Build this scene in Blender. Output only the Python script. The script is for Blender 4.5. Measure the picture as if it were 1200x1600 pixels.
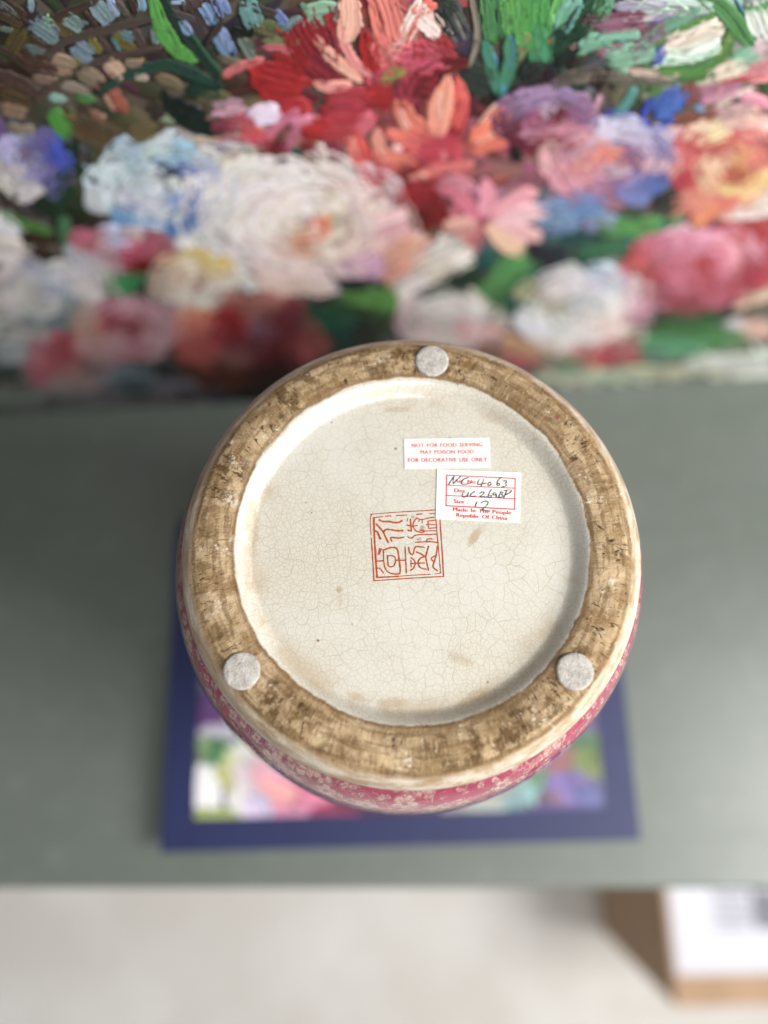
import bpy, bmesh, math, random
import numpy as np
from mathutils import Vector, Matrix, noise as mnoise

# ------------------------------------------------------------------ camera, world, lights, exposure
scene = bpy.context.scene
for ob in list(bpy.data.objects):
    bpy.data.objects.remove(ob, do_unlink=True)
COL = scene.collection
R = math.radians

FPX = 1122.0                       # focal length in photograph pixels (1200 x 1600)
TILT = R(15.0)                     # camera looks this far off straight down, towards the painting
CAM = np.array([0.0, 0.0, 0.58])   # metres above the tabletop (z = 0)
cam_d = bpy.data.cameras.new('camera')
cam = bpy.data.objects.new('camera', cam_d); COL.objects.link(cam)
cam.location = CAM
cam.rotation_euler = (TILT, 0, 0)
cam_d.sensor_fit = 'VERTICAL'
cam_d.sensor_height = 36.0
cam_d.lens = 36.0 * FPX / 1600.0
cam_d.clip_start = 0.01; cam_d.clip_end = 100
cam_d.dof.use_dof = True
cam_d.dof.focus_distance = 0.268
APERTURE = 0.0124                  # metres, diameter of the lens opening
cam_d.dof.aperture_fstop = cam_d.lens * 0.001 / APERTURE
scene.camera = cam

world = bpy.data.worlds.new('World'); scene.world = world
world.use_nodes = True
bg = world.node_tree.nodes['Background']
bg.inputs[0].default_value = (0.92, 0.96, 1.0, 1)
bg.inputs[1].default_value = 0.17

def area_light(name, loc, target, sx, sy, power, col):
    d = bpy.data.lights.new(name, 'AREA'); d.shape = 'RECTANGLE'
    d.size = sx; d.size_y = sy; d.energy = power; d.color = col
    o = bpy.data.objects.new(name, d); COL.objects.link(o)
    o.location = loc
    o.rotation_euler = (Vector(target) - Vector(loc)).to_track_quat('-Z', 'Y').to_euler()
    return o
area_light('window_light', (1.02, -0.30, 0.90), (0, 0.05, 0.15), 0.60, 0.70, 25.5, (1.0, 0.98, 0.95))
area_light('front_fill_light', (0.35, -0.95, 1.60), (0, 0.2, 0.2), 0.9, 0.7, 15, (1.0, 0.97, 0.93))  # soft fill added overhead in front, to brighten the painting and glaze highlight

scene.view_settings.view_transform = 'Standard'
scene.view_settings.look = 'None'
scene.view_settings.gamma = 1.0
scene.view_settings.exposure = 0.2
scene.view_settings.use_curve_mapping = False
scene.cycles.use_denoising = True
scene.cycles.max_bounces = 6

# ------------------------------------------------------------------ helpers
rng = np.random.default_rng(7)
random.seed(7)
_ct, _st = math.cos(TILT), math.sin(TILT)
FWD = np.array([0, _st, -_ct]); UP = np.array([0, _ct, _st]); RIGHT = np.array([1.0, 0, 0])

def ray(px, py):
    px = np.asarray(px, float); py = np.asarray(py, float)
    return FWD + ((px - 600) / FPX)[..., None] * RIGHT - ((py - 800) / FPX)[..., None] * UP
def on_z(px, py, z):
    d = ray(px, py); t = (z - CAM[2]) / d[..., 2]
    return CAM + d * t[..., None]
def to_px(P):
    P = np.asarray(P, float) - CAM
    dz = P @ FWD
    return 600 + FPX * (P @ RIGHT) / dz, 800 - FPX * (P @ UP) / dz

def lin(c):
    c = np.asarray(c, float) / 255.0
    return np.where(c <= 0.04045, c / 12.92, ((c + 0.055) / 1.055) ** 2.4)
def lin4(c):
    l = lin(c); return (float(l[0]), float(l[1]), float(l[2]), 1.0)

def empty(name, loc, label, cat, group=None, rotz=0):
    o = bpy.data.objects.new(name, None); COL.objects.link(o)
    o.location = loc; o.rotation_euler = (0, 0, rotz)
    o['label'] = label; o['category'] = cat
    if group: o['group'] = group
    return o

def link_mesh(name, me, mat, parent=None, smooth=True, inv=None):
    o = bpy.data.objects.new(name, me); COL.objects.link(o)
    if mat: me.materials.append(mat)
    if smooth and len(me.polygons):
        me.polygons.foreach_set('use_smooth', [True] * len(me.polygons))
    if parent is not None: o.parent = parent
    return o

def mesh_from(name, verts, faces, mat, parent=None, smooth=True, cols=None):
    me = bpy.data.meshes.new(name)
    me.from_pydata([tuple(v) for v in verts], [], [tuple(f) for f in faces])
    if cols is not None:
        a = me.color_attributes.new('Col', 'FLOAT_COLOR', 'POINT')
        a.data.foreach_set('color', np.asarray(cols, np.float32).ravel())
    me.update()
    return link_mesh(name, me, mat, parent, smooth)

def box_obj(name, lo, hi, mat, parent=None, bevel=0.0, seg=2):
    bm = bmesh.new()
    bmesh.ops.create_cube(bm, size=1.0)
    lo = Vector(lo); hi = Vector(hi)
    for v in bm.verts:
        v.co = Vector((lo[i] + (v.co[i] + 0.5) * (hi[i] - lo[i]) for i in range(3)))
    if bevel:
        bmesh.ops.bevel(bm, geom=list(bm.edges), offset=bevel, segments=seg, affect='EDGES', profile=0.5)
    me = bpy.data.meshes.new(name); bm.to_mesh(me); bm.free()
    return link_mesh(name, me, mat, parent, smooth=False)

# ---- node helpers
class NT:
    def __init__(self, name):
        self.m = bpy.data.materials.new(name); self.m.use_nodes = True
        self.t = self.m.node_tree; self.n = self.t.nodes; self.l = self.t.links
        self.bsdf = self.n['Principled BSDF']
    def node(self, typ, **kw):
        n = self.n.new(typ)
        for k, v in kw.items(): setattr(n, k, v)
        return n
    def set(self, sock, v):
        if isinstance(v, bpy.types.NodeSocket): self.l.new(v, sock)
        elif isinstance(v, bpy.types.Node): self.l.new(v.outputs[0], sock)
        else: sock.default_value = v
    def math(self, op, a, b=None, c=None, clamp=False):
        n = self.node('ShaderNodeMath', operation=op); n.use_clamp = clamp
        self.set(n.inputs[0], a)
        if b is not None: self.set(n.inputs[1], b)
        if c is not None: self.set(n.inputs[2], c)
        return n.outputs[0]
    def vmath(self, op, a, b=None):
        n = self.node('ShaderNodeVectorMath', operation=op)
        self.set(n.inputs[0], a)
        if b is not None: self.set(n.inputs[1], b)
        return n
    def sstep(self, x, a, b):
        n = self.node('ShaderNodeMapRange', interpolation_type='SMOOTHSTEP')
        self.set(n.inputs[0], x); self.set(n.inputs[1], a); self.set(n.inputs[2], b)
        return n.outputs[0]
    def mix(self, f, a, b):
        n = self.node('ShaderNodeMix', data_type='RGBA')
        self.set(n.inputs[0], f)
        self.set(n.inputs[6], a if not isinstance(a, tuple) else a)
        self.set(n.inputs[7], b)
        return n.outputs[2]
    def noise(self, vec, scale, detail=3, rough=0.55, dist=0.0):
        n = self.node('ShaderNodeTexNoise')
        if vec is not None: self.set(n.inputs['Vector'], vec)
        n.inputs['Scale'].default_value = scale; n.inputs['Detail'].default_value = detail
        n.inputs['Roughness'].default_value = rough; n.inputs['Distortion'].default_value = dist
        return n
    def voro(self, vec, scale, feature='F1', dims='3D', rnd=1.0):
        n = self.node('ShaderNodeTexVoronoi', feature=feature, voronoi_dimensions=dims)
        self.set(n.inputs['Vector'], vec); n.inputs['Scale'].default_value = scale
        n.inputs['Randomness'].default_value = rnd
        return n
    def obj(self):
        return self.node('ShaderNodeTexCoord').outputs['Object']
    def xyz(self, vec):
        n = self.node('ShaderNodeSeparateXYZ'); self.set(n.inputs[0], vec); return n.outputs
    def comb(self, x, y, z):
        n = self.node('ShaderNodeCombineXYZ')
        for i, v in enumerate((x, y, z)): self.set(n.inputs[i], v)
        return n.outputs[0]
    def bump(self, h, strength, dist, normal=None):
        n = self.node('ShaderNodeBump'); n.inputs['Strength'].default_value = strength
        n.inputs['Distance'].default_value = dist; self.set(n.inputs['Height'], h)
        if normal is not None: self.set(n.inputs['Normal'], normal)
        return n.outputs[0]
    def out(self, col=None, rough=None, normal=None, spec=None, coat=None):
        b = self.bsdf.inputs
        if col is not None: self.set(b['Base Color'], col)
        if rough is not None: self.set(b['Roughness'], rough)
        if normal is not None: self.set(b['Normal'], normal)
        if spec is not None: self.set(b['Specular IOR Level'], spec)
        if coat is not None: self.set(b['Coat Weight'], coat)
        return self.m

def simple_mat(name, srgb, rough=0.5, var=0.06, scale=40, bump=0.0, bscale=400, spec=0.5):
    t = NT(name); o = t.obj()
    nz = t.noise(o, scale, 4)
    l = lin(srgb)
    c1 = tuple(float(x) * (1 - var) for x in l) + (1,); c2 = tuple(min(1, float(x) * (1 + var)) for x in l) + (1,)
    col = t.mix(t.sstep(nz.outputs[0], 0.3, 0.7), c1, c2)
    nm = None
    if bump: nm = t.bump(t.noise(o, bscale, 3).outputs[0], bump, 0.001)
    return t.out(col, rough, nm, spec)

# ------------------------------------------------------------------ floor, table
FLOOR_Z = -0.75
def floor_mat():
    t = NT('floor_pale_carpet'); o = t.obj()
    a = t.noise(o, 3.5, 4, 0.6); b = t.noise(o, 60, 3); c = t.noise(o, 500, 2)
    col = t.mix(t.sstep(a.outputs[0], 0.35, 0.65), lin4((226, 221, 215)), lin4((243, 241, 238)))
    col = t.mix(t.math('MULTIPLY', b.outputs[0], 0.25), col, lin4((222, 214, 204)))
    return t.out(col, 0.95, t.bump(c.outputs[0], 0.5, 0.004), 0.2)
fl = mesh_from('floor', [(-4, -4, FLOOR_Z), (4, -4, FLOOR_Z), (4, 4, FLOOR_Z), (-4, 4, FLOOR_Z)], [(0, 1, 2, 3)], floor_mat(), None, False)
fl['kind'] = 'structure'

def table_mat():
    t = NT('grey_green_lacquer'); o = t.obj()
    a = t.noise(o, 5, 4); b = t.noise(o, 900, 2); c = t.noise(o, 60, 4, 0.7)
    col = t.mix(t.sstep(a.outputs[0], 0.3, 0.7), lin4((93, 101, 94)), lin4((101, 109, 103)))
    col = t.mix(t.math('MULTIPLY', t.sstep(c.outputs[0], 0.52, 0.75), 0.3), col, lin4((130, 138, 133)))
    dust = t.math('MULTIPLY', t.sstep(t.noise(o, 700, 3, 0.7).outputs[0], 0.60, 0.72), 0.35)
    col = t.mix(dust, col, lin4((140, 146, 142)))
    rub = t.noise(t.vmath('MULTIPLY', o, (6, 60, 1)).outputs[0], 1.0, 5, 0.7).outputs[0]
    col = t.mix(t.math('MULTIPLY', t.sstep(rub, 0.5, 0.75), 0.22), col, lin4((82, 92, 87)))
    rg = t.math('ADD', 0.20, t.math('MULTIPLY', t.noise(o, 9, 5, 0.65).outputs[0], 0.35))
    return t.out(col, rg, t.bump(b.outputs[0], 0.12, 0.0004), 0.5)
M_TABLE = table_mat()
front = float(on_z(600, 1389, 0)[1])
table = empty('console_table', (0, 0, FLOOR_Z), 'grey green console table under the book and painting', 'table')
zt = -FLOOR_Z
TX, TB = 0.78, 0.40
box_obj('tabletop', (-TX, front, zt - 0.03), (TX, TB, zt), M_TABLE, table, 0.0025, 3)
box_obj('apron', (-TX + 0.05, front + 0.03, zt - 0.11), (TX - 0.05, front + 0.05, zt - 0.03), M_TABLE, table, 0.001)
for sx in (-1, 1):
    for yy in (front + 0.025, TB - 0.065):
        x0 = sx * (TX - 0.045) - 0.02
        box_obj('leg', (x0, yy, 0), (x0 + 0.04, yy + 0.04, zt - 0.03), M_TABLE, table, 0.002)

# ------------------------------------------------------------------ brush stroke engine
class Strokes:
    """Collects paint strokes: ridged ribbons of paint with colour running along the bristles."""
    def __init__(self): self.V = []; self.F = []; self.C = []; self.n = 0
    def add(self, pts, width, col, z, amp, N=8, M=6, col2=None, conv=None, taper=(0.55, 0.45), rag=0.35, jit=0.10, thick=0.00025):
        pts = np.asarray(pts, float)
        if len(pts) == 2:
            mid = pts.mean(0); d = pts[1] - pts[0]
            pts = np.array([pts[0], mid + np.array([-d[1], d[0]]) * rng.uniform(-0.07, 0.07), pts[1]])
        seg = np.r_[0, np.cumsum(np.linalg.norm(np.diff(pts, axis=0), axis=1))]
        L = seg[-1] + 1e-9
        s = np.linspace(0, 1, N + 1)
        ctr = np.stack([np.interp(s * L, seg, pts[:, i]) for i in range(2)], 1)
        for _ in range(2):
            ctr[1:-1] = 0.5 * ctr[1:-1] + 0.25 * (ctr[:-2] + ctr[2:])
        tan = np.gradient(ctr, axis=0); tan /= np.linalg.norm(tan, axis=1)[:, None] + 1e-9
        nor = np.stack([-tan[:, 1], tan[:, 0]], 1)
        prof = np.ones(N + 1)
        e0 = s / 0.22; e1 = (1 - s) / 0.3
        prof *= np.where(e0 < 1, taper[0] + (1 - taper[0]) * np.sin(np.clip(e0, 0, 1) * np.pi / 2), 1)
        prof *= np.where(e1 < 1, taper[1] + (1 - taper[1]) * np.sin(np.clip(e1, 0, 1) * np.pi / 2), 1)
        t = np.linspace(-1, 1, M + 1)
        wv = 1 + 0.10 * rng.standard_normal(N + 1)
        off = (0.5 * width * prof * wv)[:, None] * t[None, :]
        endj = rng.uniform(-1, 1, (2, M + 1)) * rag * width * 0.5
        rnd = np.sqrt(np.clip(1 - t ** 2, 0, 1)) * 0.28 * width
        w0 = np.clip(1 - s / 0.25, 0, 1)[:, None]; w1 = np.clip((s - 0.75) / 0.25, 0, 1)[:, None]
        along = w0 * (endj[0] - rnd)[None, :] + w1 * (endj[1] + rnd)[None, :]
        P = ctr[:, None, :] + nor[:, None, :] * off[..., None] + tan[:, None, :] * along[..., None]
        br = rng.uniform(0, 1, M + 1)
        walk = np.cumsum(rng.standard_normal((N + 1, M + 1)) * 0.16, 0)
        h = br[None, :] * 0.8 + walk * 0.5
        h += 0.9 * np.exp(-((np.abs(t) - 0.8) / 0.15) ** 2)[None, :]
        h += 0.8 * np.clip((s - 0.8) / 0.2, 0, 1)[:, None]
        H = z + amp * h
        H[:, 0] = H[:, -1] = z - thick * 3; H[0, :] = z - thick * 3; H[-1, :] = z - thick * 3
        c1 = np.asarray(col, float)
        if col2 is None:
            c2 = np.clip(c1 * rng.uniform(0.72, 1.18) + rng.uniform(-10, 10, 3), 3, 250)
        else: c2 = np.asarray(col2, float)
        mixv = np.clip((br - 0.45) * 1.6 + 0.15 * walk, 0, 1)
        g = 1 + jit * (rng.uniform(-1, 1, M + 1)[None, :] + 0.4 * walk)
        C = (c1 * (1 - mixv[..., None]) + c2 * mixv[..., None]) * g[..., None]
        C = lin(np.clip(C, 2, 252)) ** 1.14
        C = 0.83 * C + 0.17 * (C @ np.array([0.25, 0.62, 0.13]))[..., None]
        n = self.n
        idx = (np.arange((N + 1) * (M + 1)).reshape(N + 1, M + 1) + n)
        q = np.stack([idx[:-1, :-1], idx[:-1, 1:], idx[1:, 1:], idx[1:, :-1]], -1).reshape(-1, 4)
        X = P.reshape(-1, 2)
        if conv is not None: X = conv(X)
        self.V.append(np.c_[X, H.reshape(-1)]); self.F.append(q)
        self.C.append(np.c_[C.reshape(-1, 3), np.ones(C.size // 3)])
        self.n += (N + 1) * (M + 1)
    def build(self, name, mat, parent, post):
        V = post(np.concatenate(self.V)); F = np.concatenate(self.F); C = np.concatenate(self.C).astype(np.float32)
        me = bpy.data.meshes.new(name)
        me.vertices.add(len(V)); me.vertices.foreach_set('co', V.astype(np.float32).ravel())
        me.loops.add(F.size); me.loops.foreach_set('vertex_index', F.astype(np.int32).ravel())
        me.polygons.add(len(F)); me.polygons.foreach_set('loop_start', np.arange(0, F.size, 4, dtype=np.int32))
        a = me.color_attributes.new('Col', 'FLOAT_COLOR', 'POINT'); a.data.foreach_set('color', C.ravel())
        me.update(calc_edges=True); me.validate()
        return link_mesh(name, me, mat, parent, True)

def paint_mat(name, weave, rough, spec):
    t = NT(name)
    vc = t.node('ShaderNodeVertexColor', layer_name='Col')
    o = t.obj(); x, y, z = t.xyz(o)
    nz = t.noise(o, 350, 3)
    col = t.mix(t.math('MULTIPLY', nz.outputs[0], 0.12), vc.outputs[0], (0.05, 0.04, 0.035, 1))
    wv = t.math('MULTIPLY', t.math('SINE', t.math('MULTIPLY', x, 2 * math.pi / 0.0011)), t.math('SINE', t.math('MULTIPLY', z, 2 * math.pi / 0.0011)))
    h = t.math('ADD', t.math('MULTIPLY', wv, weave), t.math('MULTIPLY', nz.outputs[0], 0.3))
    rg = t.math('ADD', rough, t.math('MULTIPLY', t.noise(o, 40, 2).outputs[0], 0.2))
    return t.out(col, rg, t.bump(h, 0.5, 0.0004), spec)

# ------------------------------------------------------------------ the painting
pa = on_z(0, 648, 0.0); pb = on_z(1200, 588, 0.0)
EU = (pb - pa) / np.linalg.norm(pb - pa)
PN = np.array([EU[1], -EU[0], 0.0])                 # faces the camera
LEAN = R(3.0)
EV = -PN * math.sin(LEAN) + np.array([0, 0, 1]) * math.cos(LEAN)
NN = np.cross(EU, EV); NN /= np.linalg.norm(NN)     # out of the canvas, towards the viewer
P0 = pa + EU * (np.linalg.norm(pb - pa) * 0.5) + np.array([0, 0, 0.0012])
CW, CH, CT = 1.06, 0.66, 0.022                      # canvas size
def px2uv(X):
    d = ray(X[:, 0], X[:, 1])
    t = ((P0 - CAM) @ NN) / (d @ NN)
    Q = CAM + d * t[:, None] - P0
    return np.c_[Q @ EU, np.clip(Q @ EV, 0.001, CH - 0.001)]
def uv2px(U, V):
    P = P0 + U[:, None] * EU + V[:, None] * EV
    return to_px(P)
# painting object space: x = along canvas, y = into the wall (-out), z = up the canvas
PM = Matrix(((EU[0], -NN[0], EV[0], P0[0]), (EU[1], -NN[1], EV[1], P0[1]), (EU[2], -NN[2], EV[2], P0[2]), (0, 0, 0, 1)))
painting = empty('flower_painting', (0, 0, 0), 'unframed oil painting of mixed garden flowers standing on the table', 'painting')
painting.matrix_world = PM
def uvh2local(V): return np.c_[V[:, 0], -V[:, 2], V[:, 1]]

M_CANVAS = simple_mat('primed_canvas', (74, 66, 56), 0.8, 0.05, 30, 0.3, 1200)
box_obj('canvas', (-CW / 2, 0, 0), (CW / 2, CT, CH), M_CANVAS, painting, 0.0015)
for n_, a_ in (('stretcher_bar', ((-CW / 2 + 0.002, CT, 0.002), (CW / 2 - 0.002, CT + 0.012, 0.045))),):
    box_obj(n_, a_[0], a_[1], simple_mat('pine_bar', (190, 160, 120), 0.7, 0.1, 20), painting, 0.001)

M_PAINT = paint_mat('oil_paint', 0.8, 0.40, 0.28)
KX = np.arange(50, 1200, 100.0)
KY = np.array([30, 90, 150, 210, 270, 330, 390, 450, 510, 570, 620.0])
KEY = np.array([
 [(75,62,48),(80,68,58),(85,80,78),(78,70,62),(85,92,85),(150,60,65),(215,105,100),(70,75,70),(70,145,85),(60,80,60),(165,160,170),(190,210,195)],
 [(72,62,40),(80,68,58),(70,60,50),(75,72,62),(150,80,75),(165,30,45),(200,75,90),(55,65,60),(50,120,80),(130,105,120),(170,200,180),(205,215,200)],
 [(75,60,45),(95,78,62),(90,75,58),(85,75,55),(150,40,50),(190,60,70),(165,50,65),(60,25,30),(50,60,55),(70,75,65),(120,140,95),(215,175,175)],
 [(110,115,150),(95,90,60),(110,100,80),(190,200,205),(175,75,95),(190,120,130),(225,130,110),(150,70,95),(140,80,110),(120,130,170),(170,125,125),(215,140,135)],
 [(125,120,150),(80,85,70),(180,195,210),(215,220,225),(225,220,220),(215,140,140),(170,40,50),(190,100,110),(185,120,140),(120,130,185),(190,100,100),(215,150,130)],
 [(70,65,45),(50,60,38),(120,150,190),(220,215,215),(235,220,215),(225,190,185),(140,25,35),(225,150,160),(150,150,175),(40,95,70),(90,80,75),(215,180,170)],
 [(130,125,125),(80,65,55),(160,100,110),(215,205,195),(230,205,195),(215,180,170),(190,165,155),(50,85,75),(35,75,70),(50,110,80),(195,110,125),(190,80,95)],
 [(195,195,200),(190,190,195),(50,90,70),(205,190,170),(150,120,120),(30,40,38),(50,75,45),(70,95,75),(150,155,150),(205,205,208),(170,75,95),(185,115,125)],
 [(165,168,170),(170,110,120),(150,95,105),(120,45,55),(80,25,35),(30,45,40),(190,180,175),(185,172,168),(205,207,212),(180,140,140),(50,95,60),(110,130,95)],
 [(140,145,145),(165,110,115),(100,112,115),(70,50,42),(45,18,15),(50,30,28),(110,100,92),(150,100,90),(110,80,75),(185,90,95),(110,150,120),(195,200,190)],
 [(118,118,115),(112,112,112),(105,105,108),(60,58,56),(40,30,28),(50,35,30),(80,75,70),(100,100,90),(110,120,105),(170,175,155),(180,185,165),(190,195,182)]], float)
def key_at(px, py):
    fx = np.clip((px - KX[0]) / 100.0, 0, 10.999); fy = np.interp(py, KY, np.arange(11.0)); fy = np.clip(fy, 0, 9.999)
    i, j = fx.astype(int), fy.astype(int); a = (fx - i)[:, None]; b = (fy - j)[:, None]
    return (KEY[j, i] * (1 - a) + KEY[j, i + 1] * a) * (1 - b) + (KEY[j + 1, i] * (1 - a) + KEY[j + 1, i + 1] * a) * b

bgS = Strokes()
NB = 9500
U = rng.uniform(-CW / 2 + 0.01, CW / 2 - 0.01, NB); V = rng.uniform(0.004, CH - 0.008, NB)
px_, py_ = uv2px(U, V)
keep = ((px_ > -260) & (px_ < 1460) & (py_ > -420)) | (rng.uniform(0, 1, NB) < 0.5)
U, V, px_, py_ = U[keep], V[keep], px_[keep], py_[keep]
colr = key_at(px_ + rng.normal(0, 22, len(U)), py_ + rng.normal(0, 14, len(U)))
# outside the known part of the picture: more of the same garden, loosely mixed
outm = (px_ < -60) | (px_ > 1260) | (py_ < -60)
alt = KEY.reshape(-1, 3)[rng.integers(0, 48, len(U))]
colr = np.where((outm & (rng.uniform(0, 1, len(U)) < 0.6))[:, None], alt, colr)
ang = 0.9 * np.sin(U * 23 + V * 9) + 1.2 * np.cos(V * 31 - U * 7) + rng.normal(0, 0.5, len(U))
for k in range(len(U)):
    L = rng.uniform(0.011, 0.026); w = rng.uniform(0.005, 0.010)
    d = np.array([math.cos(ang[k]), math.sin(ang[k])]) * L * 0.5
    p = np.array([U[k], V[k]])
    f = rng.uniform(0.62, 1.05)
    bgS.add([p - d, p + d], w, np.clip(colr[k] * f + rng.normal(0, 7, 3), 4, 248), 0.0002 + 0.0005 * k / len(U), 0.00013, 5, 5, thick=0.0001)
_v = np.concatenate(bgS.V)
_v[:, 0] = np.clip(_v[:, 0], -CW / 2 + .001, CW / 2 - .001); _v[:, 1] = np.clip(_v[:, 1], 0.0008, CH - .001)
bgS.V = [_v]
o = bgS.build('painted_background', M_PAINT, painting, uvh2local); o['kind'] = 'stuff'

_zc = [0.0009]
def dab_into(S, x, y, L, w, a, c, c2=None, conv=px2uv, fine=1.0, amp=0.00022, split=12.0, broken=True):
    """a patch of parallel strokes: centre, length, width in photo px, angle in degrees clockwise from +x"""
    k = max(1, int(round(w / split)))
    ca, sa = math.cos(R(a)), math.sin(R(a))
    for i in range(k):
        o_ = (i - (k - 1) / 2) * w / k + (rng.normal(0, 0.8) if k > 1 else 0)
        ln = L * (1 - 0.25 * abs(o_) / (w / 2 + 1e-6) * (k > 1)) * rng.uniform(0.88, 1.08)
        sh = rng.normal(0, L * 0.04)
        p = np.array([x - sa * o_ + ca * sh, y + ca * o_ + sa * sh]); d = np.array([ca, sa]) * ln / 2
        ww = w / k * (1.35 if k > 1 else 1.0)
        cc = np.clip(np.asarray(c, float) * (1 + rng.normal(0, 0.05)) + rng.normal(0, 3, 3), 3, 250)
        _zc[0] += 1.2e-7
        M = int(np.clip(ww * 0.8 * fine, 5, 18)); N = int(np.clip(ln / 5 * fine, 6, 18))
        S.add([p - d, p + d], ww, cc, _zc[0] + 0.0001, amp, N, M, c2, conv)
    if broken:      # smaller touches that break the patch up, as a loaded brush does
        for i in range(int(np.clip(L * w / 330, 1, 9))):
            u, v = rng.uniform(-0.56, 0.56) * L, rng.uniform(-0.56, 0.56) * w
            p = np.array([x + ca * u - sa * v, y + sa * u + ca * v]); an = R(a) + rng.normal(0, 0.5)
            ln = L * rng.uniform(0.16, 0.38); d = np.array([math.cos(an), math.sin(an)]) * ln / 2
            f = rng.choice([0.72, 0.86, 1.08, 1.16])
            cc = np.clip(np.asarray(c, float) * f + rng.normal(0, 8, 3), 3, 250)
            _zc[0] += 1.2e-7
            S.add([p - d, p + d], rng.uniform(3.0, 7.5), cc, _zc[0] + 0.00015, amp, 7, 5, None, conv)
def line_into(S, pts, w, c, c2=None, taper=(0.5, 0.4), amp=0.00022, conv=px2uv):
    _zc[0] += 1.2e-7
    M = int(np.clip(w * 0.8, 4, 20)); N = int(np.clip(sum(math.dist(pts[i], pts[i + 1]) for i in range(len(pts) - 1)) / 4, 8, 36))
    S.add(pts, w, c, _zc[0] + 0.0001, amp, N, M, c2, conv, taper)
# each item: the part's name, its patches (x, y, length, width, angle, colour[, second colour]), its drawn strokes (points, width, colour)
def bloom_into(S, cx, cy, rx, ry, dabs, amp, top=()):
    """petals laid in rings round a heart, each taking the colour of the patch it covers"""
    for f, npet in ((0.95, 13), (0.74, 11), (0.55, 9), (0.38, 7), (0.22, 5)):
        ph = rng.uniform(0, 6.28)
        for k in range(npet):
            a0 = ph + 2 * math.pi * k / npet + rng.normal(0, 0.10)
            da = math.pi / npet * rng.uniform(0.85, 1.25)
            ff = f * rng.uniform(0.92, 1.08)
            aa = np.linspace(a0 - da, a0 + da, 7)
            bulge = ff * (1 + 0.10 * np.cos((aa - a0) / da * 1.5))
            pts = np.stack([cx + rx * bulge * np.cos(aa), cy + ry * bulge * np.sin(aa)], 1)
            m = pts[3]
            near = min(dabs, key=lambda d: (d[0] - m[0]) ** 2 + 1.6 * (d[1] - m[1]) ** 2)
            c = np.asarray(near[5], float)
            w = 0.27 * (abs(math.cos(a0)) * rx + abs(math.sin(a0)) * ry) * rng.uniform(0.8, 1.15) + 3
            line_into(S, [tuple(p) for p in pts], w, np.clip(c * rng.uniform(0.94, 1.06) + rng.normal(0, 4, 3), 3, 250), None, (0.35, 0.35), amp)
            inner = np.stack([cx + rx * (bulge - 0.11) * np.cos(aa), cy + ry * (bulge - 0.11) * np.sin(aa)], 1)
            line_into(S, [tuple(p) for p in inner[1:-1]], w * 0.26, np.clip(c * rng.uniform(0.86, 0.95) + np.array([2, -6, -6]), 3, 250), None, (0.3, 0.3), amp)
            if rng.uniform() < 0.6:
                tip = np.stack([cx + rx * (bulge + 0.05) * np.cos(aa), cy + ry * (bulge + 0.05) * np.sin(aa)], 1)
                line_into(S, [tuple(p) for p in tip[2:6]], w * 0.3, np.clip(c * 1.08 + 6, 3, 250), None, (0.3, 0.3), amp)
    for d in top: dab_into(S, *d, amp=amp)
def paint(name, dabs=(), lines=(), amp=0.00022, bloom=None, top=()):
    S = Strokes()
    for d in dabs: dab_into(S, *d, amp=amp)
    for b in (bloom or ()): bloom_into(S, *b, dabs, amp, top)
    for l in lines: line_into(S, *l, amp=amp)
    return S.build(name, M_PAINT, painting, uvh2local)

BR = (80, 67, 61)
paint('painted_trellis', [
 (25,60,50,24,-60,(85,75,30)),(100,42,34,18,50,(95,85,40)),(150,68,30,14,50,(120,115,50)),(200,68,34,14,20,(105,95,40)),(122,92,18,14,0,(110,110,55)),(184,55,16,16,40,(110,105,50)),
 (20,20,50,30,30,(72,58,40)),(60,95,60,30,10,(74,56,42)),(25,145,60,26,20,(78,66,40)),
 (72,45,50,28,35,(100,122,128),(128,148,152)),(48,6,24,10,85,(115,150,155)),(112,32,38,22,35,(108,130,130)),(160,20,44,24,50,(112,140,145),(150,172,190)),(178,10,30,14,60,(140,162,190)),
 (56,75,36,14,15,(98,110,112)),(130,78,38,24,30,(104,126,142),(130,150,160)),(200,55,24,14,25,(105,142,150)),(240,55,26,9,80,(115,135,145)),(222,5,22,14,80,(130,160,185)),(180,64,22,8,55,(80,125,130)),
 (12,44,26,8,5,(110,122,125)),(14,14,36,14,40,(92,104,105)),(280,2,26,7,0,(145,172,190)),(292,42,36,15,60,(150,172,210),(100,125,190)),(78,32,15,13,30,(110,160,122))],
 [([(55,112),(75,86),(100,62),(150,48),(200,36),(242,26)],15,(84,72,66),(62,50,46)),([(118,106),(150,95),(190,83),(252,72)],12,(88,72,68),(66,52,48)),([(148,99),(168,94),(198,86)],4,(165,132,115)),
 ([(70,32),(110,15),(152,-2)],14,(70,54,47)),([(130,14),(152,42)],9,(68,50,42)),([(178,-3),(201,24)],11,(88,78,75)),([(204,-3),(213,19)],10,(66,50,42)),([(154,58),(172,82)],10,(80,66,60)),([(209,43),(227,74)],13,(86,70,62)),
 ([(-5,112),(30,125),(62,147)],20,(78,60,53)),([(54,159),(85,131),(108,112)],13,(82,69,63)),([(48,54),(68,70),(88,68)],10,(72,53,43)),([(-4,72),(30,90),(52,112)],14,(72,57,47)),([(268,18),(304,30)],13,(82,72,70)),([(335,-4),(345,35),(322,70)],12,(72,62,56))])
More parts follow.
